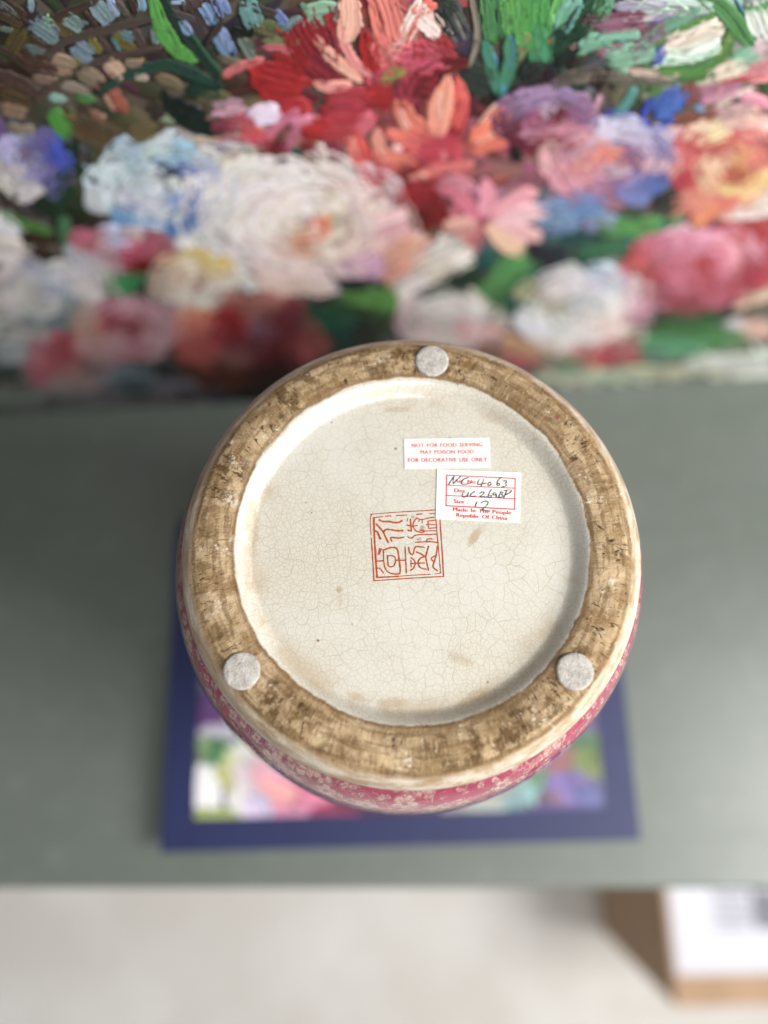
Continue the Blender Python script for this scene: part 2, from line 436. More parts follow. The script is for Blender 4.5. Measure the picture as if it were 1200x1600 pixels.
paint('painted_background_dabs', [
 (95,100,44,28,15,(150,128,110),(120,98,82)),(140,118,46,22,32,(148,124,106)),(180,106,44,20,42,(172,142,120),(210,180,150)),(70,122,34,14,10,(130,110,98)),(118,136,42,14,12,(152,132,117)),(210,96,26,14,0,(142,120,100)),(220,119,22,12,10,(180,160,145)),
 (92,152,27,13,10,(132,172,157)),(132,152,27,14,5,(70,122,60)),(186,156,40,20,60,(172,100,80)),(172,160,30,10,60,(165,130,110)),(152,180,24,12,30,(152,112,97)),(245,172,30,20,70,(75,62,55)),(20,172,42,20,10,(132,112,97)),
 (150,205,90,34,20,(92,80,48)),(220,205,60,24,-10,(104,92,58)),(165,232,60,26,40,(96,84,50)),(262,125,40,16,20,(120,110,85)),(330,150,50,16,0,(118,118,82)),(335,172,40,22,0,(95,88,55)),
 (325,20,40,18,60,(95,130,160),(150,170,215)),(345,8,36,20,60,(120,150,200)),(350,65,46,24,60,(120,140,175),(95,120,150)),(392,22,44,26,70,(105,150,150)),(440,28,34,14,50,(120,150,200)),(460,35,40,18,-30,(120,140,140)),(500,22,60,36,-10,(125,168,142),(150,185,155)),
 (375,48,30,16,20,(14,30,24)),(388,42,24,16,70,(18,34,26)),(420,45,50,20,20,(100,105,70)),(385,72,50,16,60,(105,115,115)),(410,12,50,14,20,(80,70,58)),(360,95,40,14,20,(110,100,80)),(440,62,60,14,0,(120,125,80)),(300,5,20,30,80,(85,72,62))])
paint('painted_leaf', [(248,20,60,18,72,(78,152,62),(95,168,72)),(262,55,60,22,62,(76,150,58),(100,170,70)),(288,82,44,18,35,(78,155,60))],
 [([(238,-12),(241,25),(252,58),(280,85),(308,92)],14,(72,148,56),(96,168,72)),([(252,-10),(268,20),(290,55),(318,92),(346,122)],13,(14,52,40),(20,78,58)),([(268,10),(296,48),(330,95),(352,118)],7,(25,100,70),(12,50,36))])
paint('painted_leaf', [(322,136,54,26,8,(14,60,45),(22,85,60))],
 [([(153,143),(188,121),(220,105),(262,97),(302,110),(335,128)],15,(24,66,56),(40,92,75),(0.25,0.6)),([(230,103),(265,98),(305,118),(348,132)],14,(16,58,48),(30,86,70))])
paint('painted_leaf', [(300,178,70,30,28,(8,38,31)),(320,192,70,24,10,(9,42,33)),(342,198,26,16,10,(20,72,36))], [([(257,143),(264,162),(285,188),(330,204),(354,202)],20,(8,36,29),None,(0.3,0.5))])
paint('painted_leaf', [(95,192,56,24,55,(62,134,46),(85,155,60))], [([(104,222),(114,250),(132,268),(156,284)],14,(20,62,36)),([(118,208),(120,235),(116,262)],10,(16,56,34)),([(76,300),(92,275),(122,262)],24,(24,66,40)),([(88,310),(105,285),(100,330)],26,(26,68,42))])
paint('painted_flower', [(15,226,40,24,70,(168,168,208)),(90,240,54,30,55,(70,92,188),(50,75,170)),(60,230,64,24,70,(112,106,162)),(38,232,40,20,60,(135,118,152)),(15,272,44,20,50,(188,183,188)),(55,262,56,20,80,(152,152,192)),(46,296,50,28,-30,(198,193,198)),(72,272,44,18,80,(112,108,165)),(8,286,36,18,40,(205,200,198)),(30,205,40,16,30,(145,130,120))], bloom=[(50,255,56,50)], top=())
paint('painted_flower', [   # blue and white peony
 (170,270,64,24,-8,(205,220,228)),(208,236,44,16,-20,(162,188,198)),(248,220,66,22,-25,(192,207,210)),(272,246,54,20,-15,(152,188,210)),(305,250,50,20,-10,(192,207,216)),(238,290,110,26,-4,(212,220,230)),(182,300,64,18,5,(205,215,225)),(282,286,50,18,-8,(228,225,222)),
 (280,311,86,14,-4,(120,150,206)),(222,311,50,12,6,(200,210,226)),(205,338,90,18,8,(110,160,200)),(268,350,84,20,2,(82,132,192)),(250,328,86,12,2,(208,217,226)),(290,344,40,16,0,(62,112,182)),(264,268,42,9,-5,(60,42,58)),(292,270,34,12,-5,(108,130,184)),
 (320,215,46,12,-8,(216,197,178)),(352,222,40,12,0,(192,192,202)),(385,226,60,13,-6,(205,194,184)),(330,250,64,14,-4,(190,185,180)),(362,240,44,12,0,(172,166,156)),(318,262,50,12,-12,(160,172,202)),(402,236,40,10,0,(150,144,130)),(330,275,60,14,-10,(205,212,222))], bloom=[(250,290,100,66)], top=[(264,268,40,8,-5,(60,42,58)),(268,350,84,18,2,(82,132,192)),(282,286,40,14,-8,(230,228,226))])
paint('painted_flower', [   # great white peony
 (370,276,96,30,-6,(236,229,224)),(442,268,96,30,-3,(237,230,226)),(330,292,70,26,-25,(230,228,230)),(540,286,84,24,4,(237,217,213)),(590,292,56,22,12,(238,215,212)),(400,300,170,22,-5,(233,226,226)),(497,252,52,30,78,(230,214,211)),
 (340,325,80,40,-30,(228,222,222)),(320,355,60,30,-60,(222,216,216)),(400,330,110,36,-20,(234,224,220)),(560,320,120,34,8,(238,216,210)),(610,330,60,30,30,(232,196,192)),(480,315,130,26,0,(236,225,218)),
 (370,375,90,44,40,(228,216,214)),(420,385,90,36,20,(230,214,208)),(550,365,90,40,-20,(234,212,204)),(590,370,70,34,-50,(226,188,184)),(440,420,120,28,12,(228,206,198)),(520,425,110,26,-6,(222,200,194)),(385,440,60,22,25,(205,200,200)),(470,445,110,20,2,(216,190,182)),(540,445,60,18,-10,(180,172,190)),
 (560,412,60,24,-25,(206,160,186)),(545,390,40,16,-30,(215,180,180)),(520,372,50,24,-60,(236,222,205)),(440,372,50,22,70,(238,226,220)),(500,400,70,16,-5,(228,205,190)),
 (472,378,38,28,70,(226,124,82)),(500,362,34,12,-10,(228,132,96)),(488,386,34,18,-20,(232,182,150)),(478,362,24,8,-15,(188,150,92)),(530,350,40,10,30,(205,195,160))],
 [([(345,330),(390,306),(450,300)],6,(196,194,212)),([(380,365),(400,340),(440,325)],6,(205,178,176)),([(400,410),(440,400),(470,410)],7,(208,180,182)),([(335,372),(342,345),(352,330)],8,(188,186,200)),([(530,330),(570,342),(590,362)],6,(214,184,178)),([(400,385),(425,405),(450,412)],6,(190,180,192))], bloom=[(462,345,160,92)], top=[(470,372,70,44,-10,(238,226,218)),(472,378,36,26,70,(226,124,82)),(500,362,34,12,-10,(228,132,96)),(488,388,34,16,-20,(232,182,150)),(478,362,24,8,-15,(188,150,92)),(497,254,50,28,78,(232,216,213)),(560,414,46,18,-25,(206,160,186))])
paint('painted_flower', [   # red and peach lily
 (480,60,70,60,60,(150,22,42)),(505,100,60,40,40,(140,28,50)),(440,120,80,40,10,(168,18,30)),(440,146,70,22,5,(165,20,34)),(545,150,70,36,0,(178,55,72)),(520,30,40,26,70,(135,30,45)),(590,150,54,34,0,(168,20,34)),(540,175,80,30,0,(172,48,66))],
 [([(392,98),(412,118),(440,128),(474,126)],30,(178,14,24),(160,10,22)),([(455,56),(466,80),(470,112)],20,(162,14,28)),([(428,84),(465,102)],18,(172,18,28)),([(396,122),(430,136),(462,140)],28,(176,10,20)),
 ([(348,117),(372,102),(410,90)],15,(216,122,126),(190,85,95)),([(412,72),(435,70),(458,80)],12,(206,106,120)),
 ([(545,-8),(547,30),(538,62)],38,(242,190,165),(225,150,140)),([(530,30),(535,62),(552,95),(580,116)],16,(236,154,148)),([(493,54),(512,80),(540,106),(562,122)],18,(238,170,150),(246,205,180)),([(500,60),(512,92),(548,114)],10,(236,190,168)),([(493,128),(515,134),(545,130)],18,(236,150,140),(245,180,165)),
 ([(573,56),(578,80),(582,108)],32,(182,10,20),(165,8,18)),([(518,40),(528,70),(525,95)],10,(175,60,75))])
paint('painted_flower', [   # coral and white bloom above
 (605,25,90,46,75,(228,122,114),(238,150,138)),(600,75,60,34,60,(222,112,112)),(645,30,80,24,-62,(238,208,198)),(672,34,56,30,40,(238,206,206)),(660,12,50,18,-30,(236,122,102)),(642,48,46,20,-60,(226,112,96)),(650,85,90,50,10,(202,85,106)),(690,70,50,34,30,(165,55,70)),(620,70,50,14,-60,(240,200,190)),(600,112,50,30,0,(195,75,95)),(655,130,60,30,0,(150,30,50)),(632,140,60,40,80,(172,55,80))],
 [([(653,62),(655,78),(653,96)],20,(178,18,34)),([(640,148),(654,118),(684,102),(728,95)],28,(100,20,25),(125,25,32)),([(655,145),(660,128)],22,(88,14,20)),([(600,130),(608,112),(632,108)],20,(130,142,50),(165,165,70)),([(606,130),(628,126)],14,(75,62,35)),([(640,96),(645,106)],8,(165,155,80)),([(690,60),(700,80)],16,(160,20,36))])
paint('painted_flower', [   # deep pink cluster
 (415,176,50,28,-10,(208,193,218)),(355,166,56,18,-8,(202,152,172)),(380,190,50,20,20,(190,88,108)),(392,208,44,24,20,(202,80,94)),(440,192,66,16,-40,(196,112,142)),(472,186,40,14,-10,(206,132,152)),(456,212,50,14,-60,(198,118,148)),(500,202,50,34,10,(176,28,44)),(460,165,50,24,0,(180,40,58)),(570,188,40,24,-50,(222,110,130)),(425,228,60,20,0,(130,30,42)),(466,238,26,20,0,(58,96,76)),(440,242,30,18,0,(70,40,42)),(485,235,40,24,20,(120,30,42)),(520,235,40,24,0,(140,60,80)),(530,205,60,26,10,(178,60,72)),(350,195,50,20,0,(150,70,85)),(410,215,40,18,-10,(196,85,105)),(365,215,50,14,10,(205,140,130))])
paint('painted_flower', [   # coral daisy
 (620,290,100,50,10,(150,20,34)),(660,325,70,60,60,(128,12,18)),(580,262,60,40,60,(206,62,70)),(655,338,22,16,0,(48,24,34)),(560,232,60,24,70,(226,96,92)),(680,228,100,44,0,(192,66,86)),(600,262,40,24,10,(220,110,105)),(640,300,60,24,-20,(165,25,40))],
 [([(545,208),(552,240),(564,264)],18,(234,172,156)),([(588,205),(592,235),(600,255)],22,(232,155,138)),([(682,205),(688,165),(698,126)],40,(240,142,118),(246,180,158)),([(686,185),(684,160),(690,140)],11,(247,208,192)),([(712,195),(722,160),(716,122)],24,(228,100,90)),([(722,150),(722,180),(708,212)],22,(178,20,46)),
 ([(738,216),(765,198),(790,168)],34,(238,130,98),(228,105,85)),([(746,198),(762,180),(777,160)],12,(247,200,176)),([(738,236),(762,226),(790,220)],17,(236,126,102)),([(738,222),(758,212),(772,204)],13,(246,172,150)),([(664,214),(640,192),(622,158)],34,(238,134,112)),([(640,200),(628,185),(625,165)],10,(247,208,194)),
 ([(655,226),(630,214),(606,206)],20,(236,124,104)),([(652,246),(628,244),(600,238)],20,(238,134,112)),([(628,232),(612,228)],10,(238,196,186)),([(735,254),(690,262),(640,276)],18,(230,124,124)),([(668,270),(645,276),(636,278)],11,(247,194,182)),([(690,236),(694,246)],10,(238,172,172)),([(701,238),(704,246)],7,(86,28,40))])
paint('painted_leaf', [   # grass greens
 (705,30,60,30,60,(42,62,52)),(716,40,60,24,70,(80,85,85),(150,145,140)),(770,25,80,40,85,(56,122,72),(90,150,95)),(800,20,70,34,80,(88,164,68),(120,180,100)),(834,30,100,54,88,(74,160,74),(60,138,80)),(850,70,60,26,100,(64,148,104)),(870,15,60,20,105,(98,168,92)),(888,22,60,28,115,(122,178,152),(90,160,165)),(745,120,60,44,20,(46,62,52)),(830,105,50,26,-40,(40,70,52)),(700,8,40,26,30,(60,70,62)),(725,60,50,26,60,(70,62,76))],
 [([(736,-5),(746,40),(744,70),(733,102)],11,(152,142,128),(90,85,80)),([(757,62),(766,100),(776,142)],18,(58,138,122),(70,150,110)),([(755,62),(766,72),(777,98)],5,(76,160,192)),([(796,50),(797,95),(782,146)],23,(60,136,108),(80,150,110)),([(791,50),(801,58),(803,75),(796,108)],5,(70,150,192)),([(784,130),(786,146)],13,(70,142,188)),([(806,78),(828,48)],12,(152,150,106),(80,90,60)),([(808,92),(836,62)],8,(140,140,100)),([(845,30),(840,70),(828,92)],18,(66,150,105))])
paint('painted_leaf', [(880,55,80,30,-42,(16,62,42),(24,88,58)),(920,18,80,34,-42,(18,64,44),(60,120,90)),(905,45,70,18,-45,(12,46,34)),(842,115,48,46,80,(40,24,34)),(885,85,50,16,-40,(30,45,38)),(820,128,60,14,-20,(48,50,46)),(895,70,12,8,-30,(225,188,178)),(857,61,10,8,0,(192,20,40)),(875,125,70,18,-25,(112,102,96),(80,74,68)),(905,112,70,14,-10,(86,82,74)),(940,8,40,26,-60,(90,150,115)),(900,95,30,14,-30,(50,45,42))])
paint('painted_flower', [   # pale sprays and curling leaves
 (960,32,90,30,-5,(132,76,102),(160,120,145)),(985,25,50,20,0,(122,58,82)),(1000,5,90,16,-4,(172,162,188)),(1060,8,130,18,0,(166,192,178),(200,205,205)),(1015,20,90,10,-8,(218,208,218)),(955,56,110,20,-8,(126,182,156),(95,155,125)),(930,68,60,14,-20,(112,172,142)),(1012,60,90,20,-40,(136,92,122)),(1040,22,50,12,-25,(140,130,175)),
 (1085,55,100,36,-25,(226,202,188),(205,215,200)),(1078,78,110,22,-12,(202,222,208)),(1190,32,60,40,70,(216,226,213)),(1165,88,50,30,-30,(152,197,172)),(1195,72,50,30,-30,(208,184,184)),(985,86,90,28,-12,(122,167,147),(95,140,112)),(995,97,60,8,-25,(155,200,180)),(950,75,50,12,-15,(140,110,120)),(940,120,90,16,-4,(116,102,96),(150,130,120)),(1030,112,90,12,4,(202,182,168)),(1000,125,100,14,2,(105,98,90)),(1140,106,70,22,-20,(218,203,184)),(1190,110,60,24,-5,(206,134,144))],
 [([(998,70),(1040,38),(1092,10)],20,(112,166,140),(90,145,120)),([(1012,74),(1060,46),(1118,20)],12,(76,132,60),(100,150,80)),([(1093,-12),(1128,8),(1152,36),(1172,66)],30,(76,138,76),(105,160,95)),([(1110,-10),(1145,20),(1168,58)],7,(45,100,55)),([(1148,-4),(1160,18),(1168,40)],6,(62,132,152)),([(1146,42),(1128,80),(1085,108),(1032,108)],26,(70,128,52),(95,145,75)),([(1142,50),(1132,72),(1118,88)],12,(112,134,50)),([(1040,95),(1075,98),(1110,92)],14,(76,132,82)),([(1120,112),(1095,120),(1060,122)],9,(60,112,50)),([(1165,12),(1210,2)],11,(70,142,80),(110,170,110)),([(1160,16),(1205,14)],9,(150,196,162)),
 ([(1024,98),(1030,84),(1036,72)],18,(78,92,178),(60,80,190))])
paint('painted_flower', [   # blue buds
 (1042,158,60,30,-40,(74,110,186),(62,95,200)),(1056,152,40,30,-60,(80,116,190)),(1078,145,36,24,85,(132,82,76)),(1094,170,18,12,40,(95,132,165)),(1025,140,26,18,20,(76,122,60)),(966,178,40,14,0,(70,90,168)),(1085,188,70,20,-10,(148,96,76)),(935,122,36,22,110,(54,34,40)),(985,125,60,12,0,(100,90,84))],
 [([(1012,196),(1002,182),(1012,160),(1030,148)],9,(55,88,205)),([(1012,198),(1035,196),(1052,182)],8,(58,92,205)),([(992,135),(978,160),(955,182)],17,(80,152,152),(110,160,120)),([(938,148),(928,170),(918,180)],11,(206,156,176)),([(1000,150),(1030,142),(1060,132)],8,(130,140,110))])
paint('painted_flower', [   # mauve bloom
 (832,150,80,30,-15,(156,126,166),(178,150,186)),(872,152,60,24,5,(146,120,160)),(800,165,50,28,-35,(140,108,148)),(872,176,60,18,-5,(122,36,60)),(842,200,80,18,-8,(192,134,158)),(850,188,60,12,-8,(170,88,124)),(888,200,50,16,-10,(206,132,152)),(862,217,90,24,-4,(136,36,60)),(902,206,30,12,0,(202,92,100)),(806,236,28,18,85,(30,26,30)),(828,226,40,24,40,(120,42,62)),(800,205,40,30,60,(110,40,62)),(790,190,30,20,60,(120,70,100)),(900,180,40,20,20,(150,110,150)),(860,165,30,10,20,(190,160,190))], bloom=[(850,182,70,40)], top=())
paint('painted_flower', [   # lavender and rose bloom
 (965,200,80,26,-4,(208,203,228)),(928,216,50,20,-30,(202,182,207)),(945,233,74,16,-4,(232,142,126)),(966,250,40,12,0,(226,140,126)),(908,228,44,20,-30,(216,164,174)),(922,260,80,16,-8,(226,154,154)),(900,280,90,22,-14,(218,154,172)),(990,240,40,24,60,(142,102,142)),(1012,230,40,18,60,(192,172,204)),(1016,258,40,18,-50,(222,184,188)),(1022,285,60,18,-40,(92,122,188)),(955,276,80,18,-12,(172,117,152)),(935,300,90,18,-12,(176,124,154)),(985,300,70,18,-18,(122,132,192)),(915,325,70,26,-10,(112,156,202)),(895,305,40,20,-30,(180,120,140)),(935,346,60,26,0,(136,142,182)),(1030,215,40,20,30,(150,140,185)),(960,262,60,10,-8,(205,170,190)),(1055,205,40,18,0,(220,180,190))],
 [([(1046,222),(1036,252),(1002,288)],22,(114,114,172),(140,130,180)),([(975,225),(1000,228),(1005,250)],8,(120,80,125)),([(930,285),(975,282),(1010,262)],8,(150,100,140))], bloom=[(955,250,95,60)], top=[(945,233,60,14,-4,(232,142,126)),(966,250,34,10,0,(226,140,126))])
paint('painted_flower', [   # salmon bloom
 (1110,205,60,30,-25,(236,207,168)),(1146,185,70,30,-15,(222,182,172)),(1150,166,60,16,-20,(212,162,168)),(1120,142,70,24,-10,(186,132,152)),(1148,150,70,9,-28,(232,204,188)),(1182,156,50,16,20,(236,160,182)),(1196,132,20,16,30,(50,92,50)),(1185,105,60,18,-8,(206,132,142)),(1165,118,80,10,-10,(172,82,80)),(1100,176,40,14,-20,(130,80,66)),(1080,240,64,32,-30,(206,96,96)),(1070,272,60,30,-30,(196,66,80)),(1130,232,70,30,-30,(206,102,96)),(1172,216,70,26,-20,(202,108,106)),(1170,236,36,16,-40,(232,170,118)),(1126,250,26,20,-40,(232,184,154)),(1106,270,34,16,-60,(236,192,156)),(1150,268,70,30,-30,(198,112,82)),(1162,290,44,16,-30,(236,197,134)),(1182,276,36,16,-40,(232,192,134)),(1090,310,80,26,-18,(238,148,128)),(1100,332,50,20,-50,(236,150,110)),(1184,252,50,20,-30,(222,132,116)),(1150,318,80,18,-14,(214,110,100)),(1200,318,50,20,-20,(232,217,207)),(1040,310,50,22,-20,(60,60,55)),(1160,332,90,14,-4,(236,217,207)),(1060,255,30,14,-20,(225,140,140)),(1195,190,40,20,10,(235,190,180))], bloom=[(1140,258,80,66)], top=[(1162,290,40,12,-30,(236,197,134)),(1170,236,30,12,-40,(232,170,118))])
paint('painted_flower', [   # pale pink daisy
 (660,300,40,20,0,(150,25,38)),(700,292,40,20,20,(196,112,132)),(720,285,50,20,20,(206,130,150)),(870,335,64,50,-10,(118,148,188)),(610,345,60,26,-20,(226,172,178)),(622,360,50,20,-30,(228,180,186))],
 [([(708,298),(728,316),(748,338)],24,(216,122,142)),([(758,284),(762,305),(756,335)],26,(232,154,168)),([(832,298),(800,312),(768,336)],26,(236,162,177)),([(856,326),(820,332),(776,342)],26,(242,194,198)),([(846,368),(815,362),(775,348)],24,(242,190,188)),([(818,390),(792,380),(764,352)],28,(246,200,172)),([(738,394),(742,372),(752,350)],22,(216,122,132)),([(694,352),(715,350),(742,346)],22,(242,186,172)),([(715,375),(728,362),(745,350)],20,(226,150,155)),([(752,342),(760,346)],14,(148,48,80))])
paint('painted_leaf', [   # teal and green leaves
 (980,356,100,24,4,(82,148,70)),(960,346,60,16,0,(70,142,76)),(1002,376,60,20,-4,(40,120,110)),(1040,352,70,22,-20,(60,132,92)),(900,372,60,26,0,(28,80,74)),(940,388,80,24,-8,(58,115,80)),(850,402,70,44,0,(42,42,54)),(802,420,70,40,-30,(82,152,80)),(772,452,60,40,-40,(72,132,70)),(752,398,44,30,20,(18,94,90)),(826,436,70,26,0,(28,100,90)),(772,490,50,30,-60,(62,122,70)),(812,478,60,26,10,(28,90,80)),(720,435,70,30,-20,(36,60,44)),(900,410,90,20,0,(26,70,70)),(860,375,40,20,0,(60,100,100)),(1010,345,40,14,-10,(95,160,85)),(690,455,90,26,-10,(34,42,50)),(870,430,60,20,0,(40,95,85)),(640,500,40,50,80,(40,50,38))])
paint('painted_flower', [(682,396,90,40,-28,(227,220,210)),(645,438,66,30,-28,(224,216,207)),(722,402,50,30,-30,(227,217,207)),(632,398,76,50,-30,(216,157,137)),(690,420,60,24,-30,(215,205,190)),(620,425,50,24,-40,(205,150,125))])
paint('painted_leaf', [(605,470,44,32,-10,(86,142,60)),(570,462,70,24,0,(92,142,62)),(590,500,50,30,0,(48,70,35))])
paint('painted_flower', [(700,496,150,60,-4,(206,199,194)),(680,480,80,24,-10,(210,204,200)),(730,485,70,30,30,(205,198,196)),(726,514,40,22,-10,(216,162,162)),(662,500,44,30,0,(202,182,180)),(705,528,90,20,0,(200,190,185)),(690,465,70,14,-8,(205,200,198))], bloom=[(700,498,76,40)], top=())
paint('painted_flower', [   # white bloom on the right
 (910,470,150,44,-14,(221,222,226)),(932,440,110,26,-10,(190,202,222)),(960,455,90,30,-20,(222,222,222)),(880,505,110,36,6,(226,228,236)),(940,500,110,36,-24,(228,208,200)),(900,530,90,26,-4,(218,214,212)),(862,486,40,10,-4,(162,158,128)),(1000,478,70,22,-60,(208,152,172)),(985,450,40,24,-50,(222,205,210)),(880,450,80,24,-20,(215,212,212)),(850,500,60,20,10,(222,222,228)),(920,475,60,14,-10,(206,206,204))], bloom=[(908,480,98,58)], top=[(862,486,40,9,-4,(162,158,128))])
paint('painted_flower', [   # rose pink peony
 (1090,378,100,26,-14,(226,152,177)),(1050,394,70,20,-20,(215,130,150)),(1132,406,50,26,10,(228,148,168)),(1168,386,54,32,45,(232,168,188)),(1048,420,60,32,-20,(206,112,137)),(1072,442,60,26,-40,(217,127,152)),(1018,430,60,30,-30,(192,86,96)),(992,420,40,26,10,(196,92,97)),(1100,430,70,26,0,(186,76,92)),(1022,456,50,26,-40,(136,44,58)),(1060,468,80,26,-4,(166,76,92)),(1122,450,80,32,-10,(182,96,112)),(1182,422,50,30,0,(182,62,82)),(1182,360,50,26,-20,(176,62,76)),(1160,346,60,14,-8,(202,82,86)),(1100,395,70,16,-4,(195,80,85)),(1150,425,50,20,0,(178,65,80)),(1010,465,50,20,-40,(200,130,150)),(1090,470,70,20,0,(140,75,80)),(1190,400,30,30,60,(190,90,100))], bloom=[(1085,415,100,58)], top=())
paint('painted_flower', [(1180,462,70,22,-20,(207,177,152)),(1182,512,60,26,4,(207,167,157)),(1150,510,40,20,0,(190,180,185)),(1140,490,70,14,-10,(45,45,42))])
paint('painted_leaf', [(1050,514,150,30,-4,(64,124,64)),(1040,540,140,24,-2,(84,150,110)),(1122,524,90,24,-4,(70,135,70)),(1010,500,70,20,-10,(50,55,55)),(1060,495,90,18,-4,(62,85,48)),(870,568,110,28,-6,(95,128,108)),(1000,556,100,20,-4,(100,130,115)),(760,560,80,20,0,(110,100,80))])
paint('painted_flower', [(960,550,90,34,-6,(176,54,74)),(918,552,60,30,0,(206,116,110)),(840,542,90,28,6,(196,160,125)),(822,566,80,24,10,(172,90,95)),(975,535,60,16,-10,(155,45,62)),(800,545,50,20,0,(165,120,90))])
paint('painted_ground', [(1000,582,280,16,-3,(186,190,165)),(1140,566,140,26,-3,(202,204,196)),(1060,582,120,14,-3,(192,186,162)),(880,592,160,14,-3,(165,178,155)),(1180,580,80,20,-3,(196,200,192))])
paint('painted_ground', [(30,612,100,26,-4,(130,130,130)),(110,602,80,24,-4,(125,125,125)),(150,628,120,18,-4,(112,112,114)),(280,602,90,26,-4,(105,102,112)),(60,634,140,14,-4,(100,102,98))])
paint('painted_flower', [(10,350,44,32,40,(207,204,212)),(16,390,56,36,10,(214,204,198)),(5,375,40,24,0,(210,202,202))])
paint('painted_leaf', [(42,346,80,16,20,(72,122,46)),(100,352,56,18,85,(64,122,82)),(80,322,50,24,30,(22,62,36)),(58,380,60,24,10,(58,36,25)),(72,386,60,10,15,(105,100,90)),(120,330,50,20,20,(35,50,28)),(150,345,60,20,0,(52,46,30)),(65,400,60,16,-10,(30,40,30))])
paint('painted_flower', [(72,430,120,32,6,(192,197,212)),(132,442,70,40,20,(206,204,204)),(40,456,60,34,-10,(207,204,202)),(62,476,80,24,5,(202,200,198)),(86,452,80,20,0,(182,187,207)),(146,462,50,36,40,(204,202,200)),(80,502,120,24,5,(114,130,140)),(38,512,80,30,0,(186,184,178)),(30,546,80,34,0,(164,170,172)),(95,425,90,16,-6,(215,214,216)),(60,530,60,20,-10,(175,175,172))], bloom=[(85,452,86,42)], top=())
paint('painted_flower', [(172,366,36,26,20,(194,196,224)),(165,396,60,24,10,(192,152,167)),(145,376,40,24,40,(192,112,132)),(210,386,70,30,-10,(196,90,115)),(226,411,60,14,5,(118,14,20)),(140,402,50,18,10,(196,187,197)),(190,376,40,24,-10,(192,192,222)),(118,402,40,14,0,(170,182,192)),(240,380,50,24,20,(165,95,110)),(200,368,40,14,-10,(205,190,195))], bloom=[(185,388,70,32)], top=())
paint('painted_leaf', [(190,440,70,36,4,(50,136,82)),(186,456,50,16,0,(46,128,55)),(236,440,40,50,80,(40,50,50)),(265,480,40,14,10,(25,36,82)),(230,465,50,20,0,(38,48,50))])
paint('painted_flower', [(300,425,120,40,0,(221,207,184)),(295,452,110,36,4,(218,208,190)),(325,411,44,24,-4,(217,192,112)),(310,442,28,12,-10,(156,70,80)),(284,430,44,20,-10,(216,182,157)),(330,450,40,30,60,(222,214,200)),(260,445,40,30,70,(200,180,160))], bloom=[(300,438,62,42)], top=[(325,411,36,18,-4,(217,192,112)),(310,442,26,11,-10,(156,70,80))])
paint('painted_flower', [(195,490,130,24,4,(202,152,162)),(190,530,130,26,2,(196,150,158)),(140,505,50,40,60,(206,156,140)),(245,515,60,50,40,(188,150,156)),(190,508,76,36,2,(152,40,56)),(164,496,50,14,10,(190,88,120)),(195,500,50,14,0,(140,30,40)),(215,520,50,12,-20,(180,90,110))], bloom=[(195,510,80,42)], top=[(190,508,60,26,2,(148,38,54))])
paint('painted_flower', [(100,562,80,50,10,(176,90,100)),(76,560,50,44,40,(190,106,120)),(150,552,80,36,-20,(182,142,147)),(106,556,50,26,10,(166,68,80)),(110,585,60,20,0,(170,140,135))], bloom=[(108,562,60,40)], top=())
paint('painted_flower', [   # dark red peony
 (310,500,50,44,60,(206,120,100)),(332,522,50,44,50,(176,70,80)),(352,512,60,50,30,(146,30,46)),(402,512,60,24,-10,(130,88,104)),(442,502,70,60,20,(110,34,50)),(392,470,110,22,0,(166,110,100)),(422,540,90,40,10,(100,24,34)),(482,542,70,30,-4,(150,70,70)),(372,560,60,24,0,(140,92,90)),(350,582,110,36,-4,(86,40,20)),(425,580,110,40,0,(48,15,12)),(305,550,50,30,20,(180,90,85)),(380,535,50,20,0,(125,50,62)),(450,480,60,20,0,(120,50,60)),(365,500,40,18,0,(150,20,30)),(300,575,50,20,0,(95,55,40))], bloom=[(385,520,96,56)], top=())
paint('painted_leaf', [(500,500,90,40,10,(14,80,66)),(550,440,60,20,0,(34,40,40)),(522,532,90,30,8,(24,60,50)),(540,480,70,20,10,(40,80,45)),(570,525,50,40,0,(40,50,38)),(480,480,50,16,0,(20,30,32))])
paint('painted_leaf', [(190,586,110,30,-4,(110,130,135)),(212,600,60,22,0,(60,80,80)),(240,570,70,16,2,(20,46,26)),(150,575,60,20,0,(70,70,68))])
paint('painted_ground', [(320,614,100,20,-3,(70,70,75)),(400,612,120,20,-3,(35,28,26))])
paint('painted_leaf', [(10,580,50,18,0,(50,75,65))])

# ------------------------------------------------------------------ the book
BT = 0.018
c_bl = on_z(250, 1333, BT); c_br = on_z(1002, 1313, BT)
bw = float(np.linalg.norm(c_br - c_bl)); bd = 0.243
byaw = math.atan2(c_br[1] - c_bl[1], c_br[0] - c_bl[0])
book = empty('art_book', (float(c_bl[0]), float(c_bl[1]), 0), 'navy hardback book with a flower picture cover lying under the vase', 'book', rotz=byaw)
M_NAVY = simple_mat('navy_cover', (24, 34, 80), 0.55, 0.08, 60, 0.15, 900)
M_PAGES = simple_mat('page_edges', (222, 214, 198), 0.85, 0.06, 300)
box_obj('cover', (0, 0, BT - 0.003), (bw, bd, BT), M_NAVY, book, 0.0008)
box_obj('back_cover', (0, 0, 0.0), (bw, bd, 0.003), M_NAVY, book, 0.0008)
box_obj('page_block', (0.004, 0.003, 0.003), (bw - 0.004, bd - 0.002, BT - 0.003), M_PAGES, book)
box_obj('spine', (0.001, bd - 0.002, 0.003), (bw - 0.001, bd, BT - 0.003), M_NAVY, book)
_cb, _sb = math.cos(byaw), math.sin(byaw)
def px2book(X):
    P = on_z(X[:, 0], X[:, 1], BT) - np.array([c_bl[0], c_bl[1], 0])
    return np.c_[P[:, 0] * _cb + P[:, 1] * _sb, -P[:, 0] * _sb + P[:, 1] * _cb]
mrg = 0.0235
BS = Strokes()
